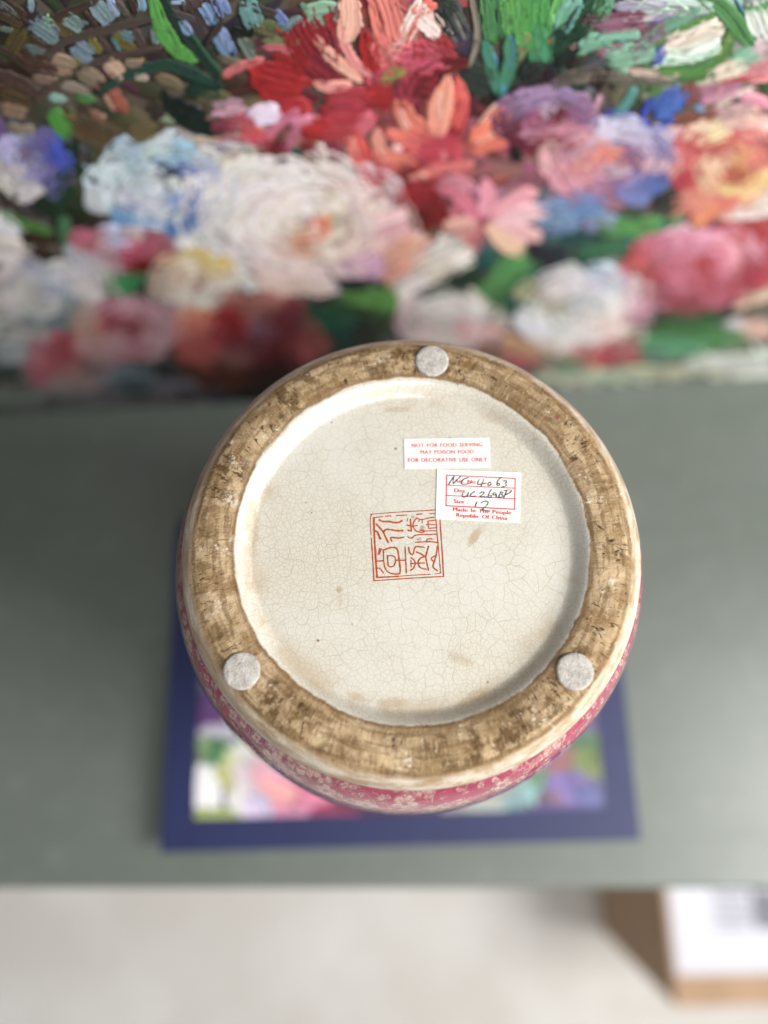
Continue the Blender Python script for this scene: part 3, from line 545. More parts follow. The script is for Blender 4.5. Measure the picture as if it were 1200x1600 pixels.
bk = [(640,1000,700,600,0,(105,110,120)),(330,1120,80,60,20,(120,80,140)),(345,1155,60,40,0,(200,195,215)),(322,1175,40,40,0,(150,175,120)),(350,1180,50,40,20,(80,140,90)),(372,1195,50,36,30,(200,215,160)),(325,1235,80,36,85,(240,240,245)),(400,1170,60,50,30,(225,225,225)),(370,1255,70,34,80,(240,238,245)),(335,1275,70,30,0,(165,185,95)),(352,1215,40,24,60,(215,215,140)),(395,1215,60,36,50,(235,215,225)),(425,1215,60,40,30,(235,170,190)),(440,1190,50,30,20,(225,205,215)),(470,1235,80,44,20,(225,120,150)),(430,1245,60,40,20,(240,165,170)),(505,1255,70,36,10,(215,130,160)),(455,1270,80,24,0,(225,150,180)),(405,1265,40,40,70,(205,190,225)),(530,1270,80,24,0,(150,60,95)),(560,1255,80,30,0,(130,55,85)),(610,1265,80,30,0,(100,50,80)),(660,1255,90,36,0,(90,70,100)),(730,1255,80,36,0,(150,150,155)),(770,1245,80,44,0,(170,178,165)),(820,1245,50,60,70,(135,175,180)),(790,1225,60,30,-30,(175,170,140)),(850,1200,60,40,-30,(110,150,110)),(880,1190,50,40,0,(150,105,105)),(885,1240,70,50,80,(135,115,195)),(860,1255,40,36,80,(120,95,120)),(905,1225,60,36,60,(125,105,170)),(930,1250,50,44,60,(110,110,170)),(920,1180,70,36,-60,(125,150,75)),(940,1150,60,30,-60,(105,130,70)),(905,1150,50,36,0,(80,125,85)),(925,1110,60,60,0,(120,110,140)),(870,1265,80,20,0,(110,90,150)),(940,1200,40,30,60,(120,140,80))]
for d in bk: dab_into(BS, *d, conv=px2book, amp=0.00002, split=24, broken=False)
_bv = np.concatenate(BS.V)
_bv[:, 0] = np.clip(_bv[:, 0], mrg, bw - mrg); _bv[:, 1] = np.clip(_bv[:, 1], mrg * 0.95, bd - mrg)
_bv[:, 2] = np.linspace(0.0001, 0.0003, len(_bv))
BS.V = [_bv]
M_PRINT = paint_mat('printed_cover', 0.0, 0.3, 0.5)
BS.build('cover_picture', M_PRINT, book, lambda V: np.c_[V[:, 0], V[:, 1], BT + V[:, 2]])

# ------------------------------------------------------------------ the vase, upside down on the book
VH = 0.302
ZR = BT + VH                                     # plane of the foot ring's crest
VX, VY = 0.0102, 0.0579                          # axis of the vase, fitted to the foot ring's outline
vase = empty('porcelain_vase', (VX, VY, BT), 'upside down crackle glazed vase with pink flower pattern, foot ring up', 'vase')
RECESS = 0.0052
ZB = VH - RECESS
# profile r, z (z measured from the foot crest downwards)
_ss = lambda q: q * q * (3 - 2 * q)
base_prof = [(r_, -RECESS) for r_ in (0.0, 0.012, 0.024, 0.036, 0.048, 0.056)] + [(0.0594 + 0.0074 * k / 16, -RECESS + (RECESS - 0.0006) * _ss(k / 16)) for k in range(17)]
ring_prof = [(0.0668, -0.0006), (0.0680, -0.0002), (0.0694, 0.0), (0.0710, 0.00015), (0.0726, 0.0002), (0.0742, 0.0002), (0.0758, 0.0001), (0.0774, -0.0001), (0.0790, -0.0004), (0.0806, -0.0009), (0.0820, -0.0016), (0.0834, -0.0025), (0.0846, -0.0036), (0.0856, -0.0048), (0.0864, -0.0060)]
body_prof = [(0.0864, -0.0060), (0.0870, -0.0072), (0.0873, -0.0082), (0.0870, -0.0090), (0.0874, -0.0098), (0.0879, -0.0110), (0.0889, -0.0130), (0.0908, -0.0170), (0.0928, -0.0220), (0.0948, -0.0280), (0.0968, -0.0350), (0.0987, -0.0430), (0.1006, -0.0520), (0.1026, -0.0630), (0.1046, -0.0760), (0.1064, -0.090), (0.1079, -0.108), (0.1085, -0.125), (0.1078, -0.148), (0.1050, -0.172), (0.0995, -0.198), (0.0905, -0.224), (0.0790, -0.246), (0.0670, -0.261), (0.0590, -0.270), (0.0555, -0.277), (0.0550, -0.286), (0.0568, -0.294), (0.0590, -0.299), (0.0590, -0.302), (0.0540, -0.302), (0.0515, -0.296), (0.0505, -0.280), (0.055, -0.268), (0.075, -0.245), (0.099, -0.19), (0.103, -0.12), (0.097, -0.05), (0.08, -0.016), (0.0, -0.012)]
def resample(prof, n):
    p = np.array(prof); s = np.r_[0, np.cumsum(np.linalg.norm(np.diff(p, axis=0), axis=1))]
    q = np.linspace(0, s[-1], n)
    return np.stack([np.interp(q, s, p[:, i]) for i in range(2)], 1)
def lathe(name, prof, seg, mat, parent, rough=None):
    verts, faces = [], []
    for i, (r, z) in enumerate(prof):
        for k in range(seg):
            a = 2 * math.pi * k / seg
            x, y = r * math.cos(a), r * math.sin(a)
            dz = dr = 0
            if rough: dr, dz = rough(a, r, z, i / (len(prof) - 1))
            wob = 1 + 0.0022 * math.sin(2 * a + 0.7) + 0.0012 * math.sin(3 * a + 2)
            rr = (r + dr) * wob
            verts.append((rr * math.cos(a), rr * math.sin(a), VH + z + dz))
    for i in range(len(prof) - 1):
        for k in range(seg):
            k2 = (k + 1) % seg
            faces.append((i * seg + k, i * seg + k2, (i + 1) * seg + k2, (i + 1) * seg + k))
    o = mesh_from(name, verts, faces, mat, parent)
    bm = bmesh.new(); bm.from_mesh(o.data)
    bmesh.ops.remove_doubles(bm, verts=bm.verts, dist=1e-6)
    bmesh.ops.recalc_face_normals(bm, faces=bm.faces)
    bm.to_mesh(o.data); bm.free()
    return o
def foot_rough(a, r, z, t):
    env = math.sin(math.pi * min(1, max(0, t))) ** 0.6
    p = Vector((r * math.cos(a), r * math.sin(a), z))
    n1 = mnoise.noise(p * 160); n2 = mnoise.noise(p * 420); n3 = mnoise.noise(p * 900)
    q = mnoise.noise(Vector((math.cos(a) * 14, math.sin(a) * 14, r * 60)))
    chip = -max(0, n2 + 0.6 * n3 - 0.45) * 0.0011
    return (0.0002 * n1 * env, (0.00022 * n1 + 0.00016 * n2 + 0.00010 * n3 - 0.00012 * max(0, q - 0.1) + chip) * env)

def local_px(x, y, z=ZR):
    p = on_z(x, y, z); return float(p[0] - VX), float(p[1] - VY)

def vase_mat():
    t = NT('vase_glaze_and_foot')
    o = t.obj(); x, y, z = t.xyz(o)
    zz = t.math('SUBTRACT', z, VH)                       # 0 at the foot's crest
    r = t.math('SQRT', t.math('ADD', t.math('MULTIPLY', x, x), t.math('MULTIPLY', y, y)))
    inv = t.math('DIVIDE', 1.0, t.math('MAXIMUM', r, 1e-4))
    cx, sy = t.math('MULTIPLY', x, inv), t.math('MULTIPLY', y, inv)
    n20 = t.noise(o, 25, 4).outputs[0]; n90 = t.noise(o, 90, 5, 0.65).outputs[0]; n300 = t.noise(o, 260, 8, 0.72).outputs[0]; n900 = t.noise(o, 900, 3, 0.6).outputs[0]
    def radial(k, kr, detail=4):
        return t.noise(t.comb(t.math('MULTIPLY', cx, k), t.math('MULTIPLY', sy, k), t.math('MULTIPLY', r, kr)), 1.0, detail, 0.6).outputs[0]
    # --- crackle glaze
    wrp = t.vmath('ADD', o, t.vmath('SCALE', t.vmath('SUBTRACT', t.noise(o, 55, 3).outputs[1], (0.5, 0.5, 0.5)).outputs[0]).outputs[0])
    sc = [n for n in t.n if n.bl_idname == 'ShaderNodeVectorMath' and n.operation == 'SCALE'][0]; sc.inputs['Scale'].default_value = 0.010
    flat = t.vmath('MULTIPLY', wrp.outputs[0], (1, 1, 0)).outputs[0]
    e1 = t.voro(flat, 550, 'DISTANCE_TO_EDGE', '2D').outputs['Distance']
    e2 = t.voro(flat, 215, 'DISTANCE_TO_EDGE', '2D').outputs['Distance']
    e3 = t.voro(flat, 820, 'DISTANCE_TO_EDGE', '2D').outputs['Distance']
    ln1 = t.math('SUBTRACT', 1.0, t.sstep(e1, 0.012, 0.085)); ln2 = t.math('SUBTRACT', 1.0, t.sstep(e2, 0.008, 0.040)); ln3 = t.math('SUBTRACT', 1.0, t.sstep(e3, 0.02, 0.09))
    vis = t.sstep(n20, 0.32, 0.66)
    l1 = t.math('MULTIPLY', ln1, t.math('ADD', 0.22, t.math('MULTIPLY', vis, 0.33)))
    l2 = t.math('MULTIPLY', ln2, t.math('ADD', 0.22, t.math('MULTIPLY', t.sstep(n90, 0.35, 0.65), 0.38)))
    l3 = t.math('MULTIPLY', ln3, t.math('MULTIPLY', t.sstep(t.noise(o, 38, 3).outputs[0], 0.52, 0.68), 0.22))
    crk = t.math('MAXIMUM', t.math('MAXIMUM', l1, l2), l3)
    glaze = t.mix(t.sstep(n20, 0.3, 0.7), lin4((205, 203, 194)), lin4((201, 196, 183)))
    glaze = t.mix(t.math('MULTIPLY', t.sstep(n90, 0.5, 0.8), 0.35), glaze, lin4((190, 183, 166)))
    tanc = lin4((160, 132, 90))
    # tea coloured stain hugging the edge of the recess, stronger low and left
    edge = t.math('MULTIPLY', t.sstep(r, 0.052, 0.0615), t.math('SUBTRACT', 1.0, t.sstep(r, 0.0615, 0.0650)))
    edge = t.math('MULTIPLY', edge, t.sstep(t.math('ADD', radial(2.2, 30), t.math('MULTIPLY', t.math('ADD', t.math('MULTIPLY', cx, -0.5), t.math('MULTIPLY', sy, -0.8)), 0.07)), 0.46, 0.68))
    glaze = t.mix(t.math('MULTIPLY', edge, 0.48), glaze, tanc)
    def spot(px, py, rad, stretch=(1, 1), ang=0):
        lx, ly = local_px(px, py, BT + ZB)
        dx, dy = t.math('SUBTRACT', x, lx), t.math('SUBTRACT', y, ly)
        ca, sa = math.cos(ang), math.sin(ang)
        u = t.math('DIVIDE', t.math('ADD', t.math('MULTIPLY', dx, ca), t.math('MULTIPLY', dy, sa)), stretch[0])
        v = t.math('DIVIDE', t.math('SUBTRACT', t.math('MULTIPLY', dy, ca), t.math('MULTIPLY', dx, sa)), stretch[1])
        d = t.math('SQRT', t.math('ADD', t.math('MULTIPLY', u, u), t.math('MULTIPLY', v, v)))
        d = t.math('ADD', d, t.math('MULTIPLY', t.math('SUBTRACT', n300, 0.5), rad * 1.6))
        return t.math('SUBTRACT', 1.0, t.sstep(d, rad * 0.35, rad))
    for (sx_, sy_, rad, st, an, k) in [(742, 838, 0.0022, (1, 2.6), -0.6, 0.55), (530, 921, 0.0017, (1, 1.2), 0, 0.6), (532, 940, 0.001, (1, 4), 0, 0.25), (610, 1098, 0.0026, (3, 1.0), 0, 0.42), (740, 1090, 0.0028, (3.4, 0.9), 0.5, 0.45), (620, 640, 0.0018, (4, 1), 0, 0.3), (770, 655, 0.003, (2.5, 1), -0.4, 0.22), (720, 1030, 0.003, (2, 1), -0.3, 0.3), (830, 1000, 0.004, (2, 1), 0.4, 0.16), (430, 690, 0.004, (1, 3), -0.7, 0.45), (395, 820, 0.0035, (1, 4), 0.1, 0.4), (560, 1090, 0.002, (3, 1), -0.3, 0.4), (365, 930, 0.003, (1, 4), 0, 0.4)]:
        glaze = t.mix(t.math('MULTIPLY', spot(sx_, sy_, rad, st, an), k), glaze, tanc)
    for (sx_, sy_, rad, k) in [(497, 1001, 0.0007, 0.9), (713, 608, 0.0006, 0.9), (618, 701, 0.0007, 0.8), (703, 684, 0.0006, 0.6), (518, 660, 0.0005, 0.9), (478, 785, 0.0004, 0.8), (487, 801, 0.0004, 0.8), (762, 1066, 0.0006, 0.8), (550, 975, 0.0004, 0.8), (645, 808, 0.0011, 0.45), (660, 824, 0.0011, 0.5), (656, 842, 0.001, 0.4)]:
        glaze = t.mix(t.math('MULTIPLY', spot(sx_, sy_, rad), k), glaze, lin4((95, 66, 36)))
    glaze = t.mix(t.math('MULTIPLY', crk, 0.80), glaze, lin4((150, 132, 102)))
    # --- dirty unglazed foot
    st1 = radial(13, 120); st2 = radial(70, 45, 5); swirl = radial(5, 420, 4)
    d1 = t.mix(t.sstep(n90, 0.32, 0.62), lin4((146, 119, 84)), lin4((194, 170, 136)))
    d1 = t.mix(t.math('MULTIPLY', t.sstep(n20, 0.48, 0.66), 0.6), d1, lin4((116, 93, 64)))
    d1 = t.mix(t.math('MULTIPLY', t.sstep(swirl, 0.46, 0.60), 0.6), d1, lin4((112, 86, 54)))
    mid = t.math('MULTIPLY', t.sstep(r, 0.0665, 0.0700), t.math('SUBTRACT', 1.0, t.sstep(r, 0.0790, 0.0830)))
    grime = t.sstep(t.math('ADD', t.math('MULTIPLY', st1, 0.55), t.math('MULTIPLY', n300, 0.5)), 0.51, 0.60)
    patch = t.math('ADD', 0.20, t.math('MULTIPLY', t.sstep(radial(2.4, 25, 2), 0.42, 0.60), 0.62))
    d1 = t.mix(t.math('MULTIPLY', grime, t.math('MULTIPLY', mid, patch)), d1, lin4((88, 65, 38)))
    low = t.math('SUBTRACT', 1.0, t.sstep(y, -0.055, -0.03))
    scr = t.math('MULTIPLY', t.math('MULTIPLY', t.sstep(st2, 0.55, 0.66), mid), t.math('ADD', 0.05, t.math('MULTIPLY', low, 0.28)))
    d1 = t.mix(scr, d1, lin4((70, 50, 30)))
    gouge = t.noise(t.comb(t.math('MULTIPLY', cx, 46), t.math('MULTIPLY', sy, 46), t.math('MULTIPLY', r, 240)), 1.0, 6, 0.7, 0.6).outputs[0]
    clump = t.sstep(radial(4, 30, 2), 0.46, 0.58)
    d1 = t.mix(t.math('MULTIPLY', t.math('MULTIPLY', t.sstep(gouge, 0.565, 0.60), mid), t.math('ADD', 0.40, t.math('MULTIPLY', clump, 0.50))), d1, lin4((62, 44, 28)))
    d1 = t.mix(t.math('MULTIPLY', t.sstep(t.math('SUBTRACT', 1.0, gouge), 0.585, 0.63), t.math('ADD', 0.15, t.math('MULTIPLY', mid, 0.25))), d1, lin4((206, 186, 156)))
    wch = t.math('MULTIPLY', t.sstep(t.math('ADD', t.math('MULTIPLY', n300, 0.55), t.math('MULTIPLY', n90, 0.45)), 0.575, 0.62), 0.8)
    d1 = t.mix(wch, d1, lin4((218, 206, 188)))
    sp = t.voro(o, 420, 'F1', '3D').outputs
    blk = t.math('MULTIPLY', t.math('SUBTRACT', 1.0, t.sstep(sp['Distance'], 0.10, 0.24)), t.sstep(t.noise(o, 75, 2).outputs[0], 0.56, 0.66))
    d1 = t.mix(t.math('MULTIPLY', blk, 0.9), d1, lin4((48, 40, 34)))
    fine = t.math('MULTIPLY', t.sstep(n900, 0.55, 0.75), 0.35)
    d1 = t.mix(fine, d1, lin4((112, 86, 56)))
    for (sx_, sy_, rad, st, an) in [(865, 660, 0.0010, (0.5, 1.3), 0.4), (381, 726, 0.0010, (1.6, 0.35), -0.5), (386, 752, 0.0008, (1.6, 0.3), -0.5), (322, 858, 0.0010, (0.5, 1.4), -0.2), (900, 835, 0.0007, (1.3, 0.5), -0.5)]:
        d1 = t.mix(t.math('MULTIPLY', spot(sx_, sy_, rad, st, an), 0.85), d1, lin4((150, 40, 85)))
    for (sx_, sy_, rad, st, an) in [(930, 828, 0.0012, (2.2, 0.5), -0.7), (948, 850, 0.0012, (1.6, 0.7), 0.3), (957, 866, 0.0009, (1.6, 0.6), 0.4), (768, 600, 0.0010, (1.8, 0.7), -0.6), (713, 568, 0.0007, (1, 1), 0)]:
        d1 = t.mix(t.math('MULTIPLY', spot(sx_, sy_, rad, st, an), 0.85), d1, lin4((40, 40, 44)))
    # where glaze ends: uneven line, dirt creeping into the recess along the near side
    inn = t.math('ADD', r, t.math('MULTIPLY', t.math('SUBTRACT', radial(6, 40), 0.5), 0.0026))
    inn = t.math('ADD', inn, t.math('MULTIPLY', t.math('SUBTRACT', n300, 0.5), 0.0012))
    inn = t.math('ADD', inn, t.math('MULTIPLY', t.math('SUBTRACT', t.math('MULTIPLY', sy, -1.0), 0.1), 0.0010))
    foot_in = t.sstep(inn, 0.0654, 0.0664)
    outn = t.math('ADD', r, t.math('MULTIPLY', t.math('SUBTRACT', radial(6, 90), 0.5), 0.0020))
    outn = t.math('ADD', outn, t.math('MULTIPLY', t.math('SUBTRACT', n300, 0.5), 0.0012))
    foot_out = t.math('SUBTRACT', 1.0, t.sstep(outn, 0.0812, 0.0842))
    foot = t.math('MULTIPLY', foot_in, foot_out)
    rim_line = t.math('MULTIPLY', t.sstep(inn, 0.0654, 0.0660), t.math('SUBTRACT', 1.0, t.sstep(inn, 0.0664, 0.0682)))
    out_line = t.math('MULTIPLY', t.sstep(outn, 0.0796, 0.0808), t.math('SUBTRACT', 1.0, t.sstep(outn, 0.0812, 0.0826)))
    d1 = t.mix(t.math('MULTIPLY', t.math('MAXIMUM', rim_line, t.math('MULTIPLY', out_line, t.sstep(n90, 0.42, 0.55))), 0.6), d1, lin4((96, 70, 42)))
    # --- outer lip: cream glaze, hairlines, smudges
    lip = t.mix(t.sstep(radial(9, 500), 0.42, 0.66), lin4((198, 189, 173)), lin4((166, 143, 115)))
    smg = t.math('MULTIPLY', t.sstep(t.math('ADD', radial(4, 420, 5), t.math('MULTIPLY', cx, -0.07)), 0.50, 0.62), 0.6)
    lip = t.mix(smg, lip, lin4((150, 122, 96)))
    lip = t.mix(t.math('MULTIPLY', crk, 0.5), lip, lin4((140, 116, 84)))
    hair = t.math('LESS_THAN', t.math('ABSOLUTE', t.math('ADD', zz, 0.0078)), 0.00030)
    hair2 = t.math('LESS_THAN', t.math('ABSOLUTE', t.math('ADD', zz, 0.0090)), 0.00025)
    lip = t.mix(t.math('MULTIPLY', t.math('MAXIMUM', hair, hair2), 0.55), lip, lin4((112, 66, 66)))
    # --- pink printed flowers on the body
    th = t.math('ARCTAN2', y, x)
    pv = t.comb(t.math('MULTIPLY', th, 0.0955), t.math('MULTIPLY', zz, 0.45), 0.0)
    pv2 = t.vmath('ADD', pv, t.comb(t.math('MULTIPLY', t.math('SUBTRACT', n90, 0.5), 0.002), t.math('MULTIPLY', t.math('SUBTRACT', n20, 0.5), 0.003), 0.0)).outputs[0]
    def flowers(scale, npet, size, seed):
        sh = t.vmath('ADD', pv2, (seed, seed * 0.7, 0)).outputs[0]
        v = t.voro(sh, scale, 'F1', '2D', 0.75)
        d = t.vmath('SUBTRACT', t.vmath('SCALE', sh).outputs[0], t.vmath('SCALE', v.outputs['Position']).outputs[0])
        for n in t.n:
            if n.bl_idname == 'ShaderNodeVectorMath' and n.operation == 'SCALE' and n.inputs['Scale'].default_value == 1.0 and n is not sc: n.inputs['Scale'].default_value = scale
        ax, ay, _ = t.xyz(d.outputs[0])
        phi = t.math('ARCTAN2', ay, ax)
        cr = t.xyz(v.outputs['Color'])[0]
        pet = t.math('ABSOLUTE', t.math('COSINE', t.math('ADD', t.math('MULTIPLY', phi, npet / 2), t.math('MULTIPLY', cr, 6))))
        rad = t.math('MULTIPLY', t.math('ADD', 0.5, t.math('MULTIPLY', t.math('POWER', pet, 0.6), 0.5)), t.math('MULTIPLY', t.math('ADD', 0.7, t.math('MULTIPLY', cr, 0.5)), size))
        dist = v.outputs['Distance']
        m = t.math('SUBTRACT', 1.0, t.sstep(dist, t.math('SUBTRACT', rad, 0.03), rad))
        ol = t.math('MULTIPLY', t.sstep(dist, t.math('SUBTRACT', rad, 0.09), t.math('SUBTRACT', rad, 0.04)), m)
        vein = t.math('MULTIPLY', t.math('GREATER_THAN', t.math('ABSOLUTE', t.math('SINE', t.math('MULTIPLY', phi, npet * 1.5))), 0.93), m)
        cen = t.math('SUBTRACT', 1.0, t.sstep(dist, 0.07, 0.11))
        return m, t.math('MAXIMUM', t.math('MAXIMUM', ol, t.math('MULTIPLY', vein, 0.4)), cen)
    pink = t.mix(t.sstep(n90, 0.35, 0.7), lin4((136, 14, 58)), lin4((168, 38, 86)))
    pink = t.mix(t.math('MULTIPLY', t.sstep(n20, 0.5, 0.62), 0.6), pink, lin4((106, 10, 48)))
    creamp = t.mix(t.sstep(n300, 0.35, 0.65), lin4((200, 170, 156)), lin4((166, 112, 114)))
    m1, o1 = flowers(70, 5, 0.42, 0.13); m2, o2 = flowers(140, 4, 0.40, 0.41); m3, o3 = flowers(200, 2, 0.36, 0.77)
    mm = t.math('MAXIMUM', t.math('MAXIMUM', m1, t.math('MULTIPLY', m2, t.sstep(n20, 0.48, 0.52))), t.math('MULTIPLY', m3, t.sstep(n20, 0.50, 0.46)))
    oo = t.math('MAXIMUM', o1, t.math('MULTIPLY', t.math('MAXIMUM', o2, o3), t.math('SUBTRACT', 1.0, m1)))
    scrl = t.math('LESS_THAN', t.math('ABSOLUTE', t.math('SUBTRACT', t.noise(pv2, 130, 1, 0.4, 1.2).outputs[0], 0.5)), 0.018)
    body = t.mix(mm, pink, creamp)
    body = t.mix(t.math('MULTIPLY', scrl, 0.5), body, t.mix(mm, creamp, lin4((150, 60, 90))))
    body = t.mix(t.math('MULTIPLY', t.math('MULTIPLY', oo, mm), 0.75), body, lin4((128, 44, 70)))
    edgeb = t.math('ADD', zz, t.math('MULTIPLY', t.math('SUBTRACT', n90, 0.5), 0.0012))
    isbody = t.math('SUBTRACT', 1.0, t.sstep(edgeb, -0.0102, -0.0097))
    # --- combine
    inner = t.math('LESS_THAN', r, 0.0735)
    col = t.mix(inner, lip, glaze)
    col = t.mix(isbody, col, body)
    top = t.math('GREATER_THAN', zz, -0.011)
    footm = t.math('MULTIPLY', foot, top)
    col = t.mix(footm, col, d1)
    rough = t.math('ADD', 0.03, t.math('ADD', t.math('MULTIPLY', footm, 0.60), t.math('MULTIPLY', t.math('MULTIPLY', t.math('SUBTRACT', 1.0, inner), top), 0.28)))
    rough = t.math('ADD', rough, t.math('MULTIPLY', n90, 0.04))
    h = t.math('ADD', t.math('MULTIPLY', t.math('ADD', t.math('MULTIPLY', n300, 0.9), t.math('MULTIPLY', gouge, -1.1)), footm), t.math('MULTIPLY', n20, 0.15))
    h = t.math('SUBTRACT', h, t.math('MULTIPLY', crk, 0.08))
    nm = t.bump(h, 0.7, 0.0010)
    spc = t.math('SUBTRACT', 0.5, t.math('ADD', t.math('MULTIPLY', footm, 0.32), t.math('MULTIPLY', isbody, 0.2)))
    return t.out(col, rough, nm, spc)
M_VASE = vase_mat()
lathe('body', body_prof, 360, M_VASE, vase)
lathe('foot_ring', resample(ring_prof, 34), 720, M_VASE, vase, foot_rough)
lathe('recessed_base', base_prof, 360, M_VASE, vase)

# felt pads on the foot ring
def felt_mat():
    t = NT('grey_felt'); o = t.obj()
    a = t.noise(o, 260, 5, 0.7); b = t.noise(o, 1500, 3, 0.7)
    col = t.mix(t.sstep(a.outputs[0], 0.3, 0.7), lin4((170, 163, 155)), lin4((202, 198, 193)))
    col = t.mix(t.math('MULTIPLY', t.sstep(b.outputs[0], 0.5, 0.75), 0.5), col, lin4((226, 224, 222)))
    return t.out(col, 1.0, t.bump(t.math('ADD', a.outputs[0], b.outputs[0]), 0.9, 0.0008), 0.1)
M_FELT = felt_mat()
for (fx, fy) in ((675, 562.5), (377, 1048), (899, 1049)):
    lx, ly = local_px(fx, fy, ZR + 0.001)
    rad = 0.00665
    prof = [(0, 0.0015), (0.25, 0.00155), (0.5, 0.00152), (0.7, 0.00148), (0.85, 0.0014), (0.94, 0.00118), (0.99, 0.00075), (1.0, 0.0003), (0.985, -0.0008)]
    vs, fs = [], []; sg = 72
    for i, (pr, pz) in enumerate(prof):
        for k in range(sg):
            a = 2 * math.pi * k / sg
            q = Vector((math.cos(a) * pr * 5 + fx, math.sin(a) * pr * 5, 0))
            e = 1 + 0.012 * mnoise.noise(Vector((math.cos(a) * 4 + fx, math.sin(a) * 4, 0))) + (0.012 * random.uniform(-1, 1) if i >= 5 else 0)
            vs.append((lx + rad * pr * e * math.cos(a), ly + rad * pr * e * math.sin(a), VH + pz * 0.68 + 0.00010 * mnoise.noise(q)))
    for i in range(len(prof) - 1):
        for k in range(sg):
            k2 = (k + 1) % sg
            fs.append((i * sg + k, i * sg + k2, (i + 1) * sg + k2, (i + 1) * sg + k))
    mesh_from('felt_pad', vs, fs, M_FELT, vase)

# ---- flat marks on the recessed base: drawn in photo pixels, laid on the base's plane
def base_pt(X, h):
    P = on_z(X[:, 0], X[:, 1], BT + ZB + h)
    return np.c_[P[:, 0] - VX, P[:, 1] - VY, np.full(len(P), ZB + h)]
def ribbons(name, polys, w, mat, parent, h, smoothn=0, wvar=0.2):
    """polylines with a pen width w (photo px)"""
    V_, F_ = [], []; n = 0
    for item in polys:
        pts, ww = (item if isinstance(item, tuple) and not isinstance(item[0], (int, float)) and isinstance(item[1], (int, float)) else (item, w))
        p = np.asarray(pts, float)
        if smoothn and len(p) > 2:
            for _ in range(smoothn):
                q = [p[0]]
                for i in range(len(p) - 1):
                    q += [0.75 * p[i] + 0.25 * p[i + 1], 0.25 * p[i] + 0.75 * p[i + 1]]
                q.append(p[-1]); p = np.array(q)
        tn = np.gradient(p, axis=0) if len(p) > 2 else np.repeat((p[1] - p[0])[None], 2, 0)
        tn /= np.linalg.norm(tn, axis=1)[:, None] + 1e-9
        nr = np.stack([-tn[:, 1], tn[:, 0]], 1)
        wd = ww * (1 + wvar * rng.uniform(-1, 1, len(p)))[:, None] / 2
        a, b = p + nr * wd, p - nr * wd
        a[0] -= tn[0] * ww * .3; b[0] -= tn[0] * ww * .3; a[-1] += tn[-1] * ww * .3; b[-1] += tn[-1] * ww * .3
        V_.append(np.stack([a, b], 1).reshape(-1, 2))
        for i in range(len(p) - 1):
            F_.append((n + 2 * i, n + 2 * i + 1, n + 2 * i + 3, n + 2 * i + 2))
        n += 2 * len(p)
    X = np.concatenate(V_); Z = base_pt(X, h)
    Z[:, 2] += np.linspace(0, 0.00002, len(Z))
    return mesh_from(name, Z, F_, mat, parent, False)
S3 = lambda pts: [(570 + a / 8.571, 785 + b / 8.571) for a, b in pts]
SEAL = [
 ([(80,160),(300,142),(560,122),(800,112),(945,100)],9),([(100,158),(76,190),(74,300),(86,435)],8),([(88,480),(98,640),(110,800),(124,1050)],12),([(124,1050),(400,1030),(700,1010),(1055,992)],10),([(1055,992),(1045,800),(1035,620),(1020,430),(1008,228)],13),
 ([(120,205),(240,190)],9),([(275,185),(355,182)],9),([(420,176),(565,170)],9),([(695,160),(770,155)],10),([(870,150),(945,150)],8),([(122,205),(125,400),(138,600),(150,800),(165,1005)],18),([(165,1005),(300,1000),(450,990)],14),([(450,990),(650,975),(880,962)],8),([(940,960),(1015,948)],7),([(1015,948),(1005,800),(990,640),(975,500),(955,225)],10),
 ([(195,235),(250,262),(320,252),(410,275),(460,268),(500,245)],17),([(155,290),(200,340),(250,395),(290,490),(315,535)],16),([(255,395),(275,362),(330,362),(430,382),(512,378)],16),([(130,375),(185,405),(170,400),(212,490)],18),([(365,518),(340,485),(365,465),(440,482),(525,466)],14),
 ([(575,215),(570,250)],10),([(612,225),(625,385)],14),([(565,305),(620,318),(705,310)],13),([(580,375),(622,385)],14),([(700,210),(660,250),(640,310),(680,385),(745,400),(790,402),(800,375),(740,372)],13),([(690,210),(760,235),(840,212),(925,200)],11),([(740,225),(720,260)],9),([(770,235),(770,275)],9),([(825,300),(850,290),(855,345)],11),([(850,250),(945,240)],10),([(850,252),(850,295),(945,300)],10),([(858,348),(950,340)],10),([(800,385),(880,380),(965,382)],10),
 ([(575,458),(600,478),(640,478),(665,440),(760,430),(850,432),(965,425)],11),([(680,535),(780,528),(880,525),(985,540)],13),([(830,520),(835,490),(905,487)],11),([(700,492),(720,505)],8),
 ([(210,625),(190,690)],26),([(150,788),(255,782)],14),([(245,640),(290,625),(340,605),(440,602),(460,760),(478,900),(470,950)],15),([(250,640),(252,780),(268,880),(320,945),(400,962),(475,955)],13),([(300,715),(370,712),(410,735),(415,800),(385,862),(315,865),(310,800),(305,715)],12),([(420,775),(545,775)],12),([(540,595),(548,760),(558,945)],12),([(160,880),(205,880),(250,945)],12),
 ([(588,600),(595,660),(620,700),(650,698),(665,620),(680,592),(740,592),(798,605)],13),([(690,665),(750,685),(800,722),(815,725)],15),([(855,585),(840,640),(815,725),(830,800),(855,910)],14),([(815,725),(750,740),(712,790),(720,850),(765,888),(825,895)],14),([(620,740),(660,770),(680,815),(660,880),(615,910)],13),([(620,775),(622,865)],11),([(615,820),(700,815),(800,812)],12),
 ([(975,585),(960,700),(930,800),(905,870),(975,915)],14),([(965,705),(880,748),(925,800)],12)]
M_SEAL = simple_mat('iron_red_enamel', (168, 72, 40), 0.3, 0.25, 350)
ribbons('seal_mark', [(S3(p), w * 1.4 / 8.571) for p, w in SEAL], 1.3, M_SEAL, vase, 0.00006, 2)
vase.children[-1]['label'] = 'red square seal mark of carved style characters'

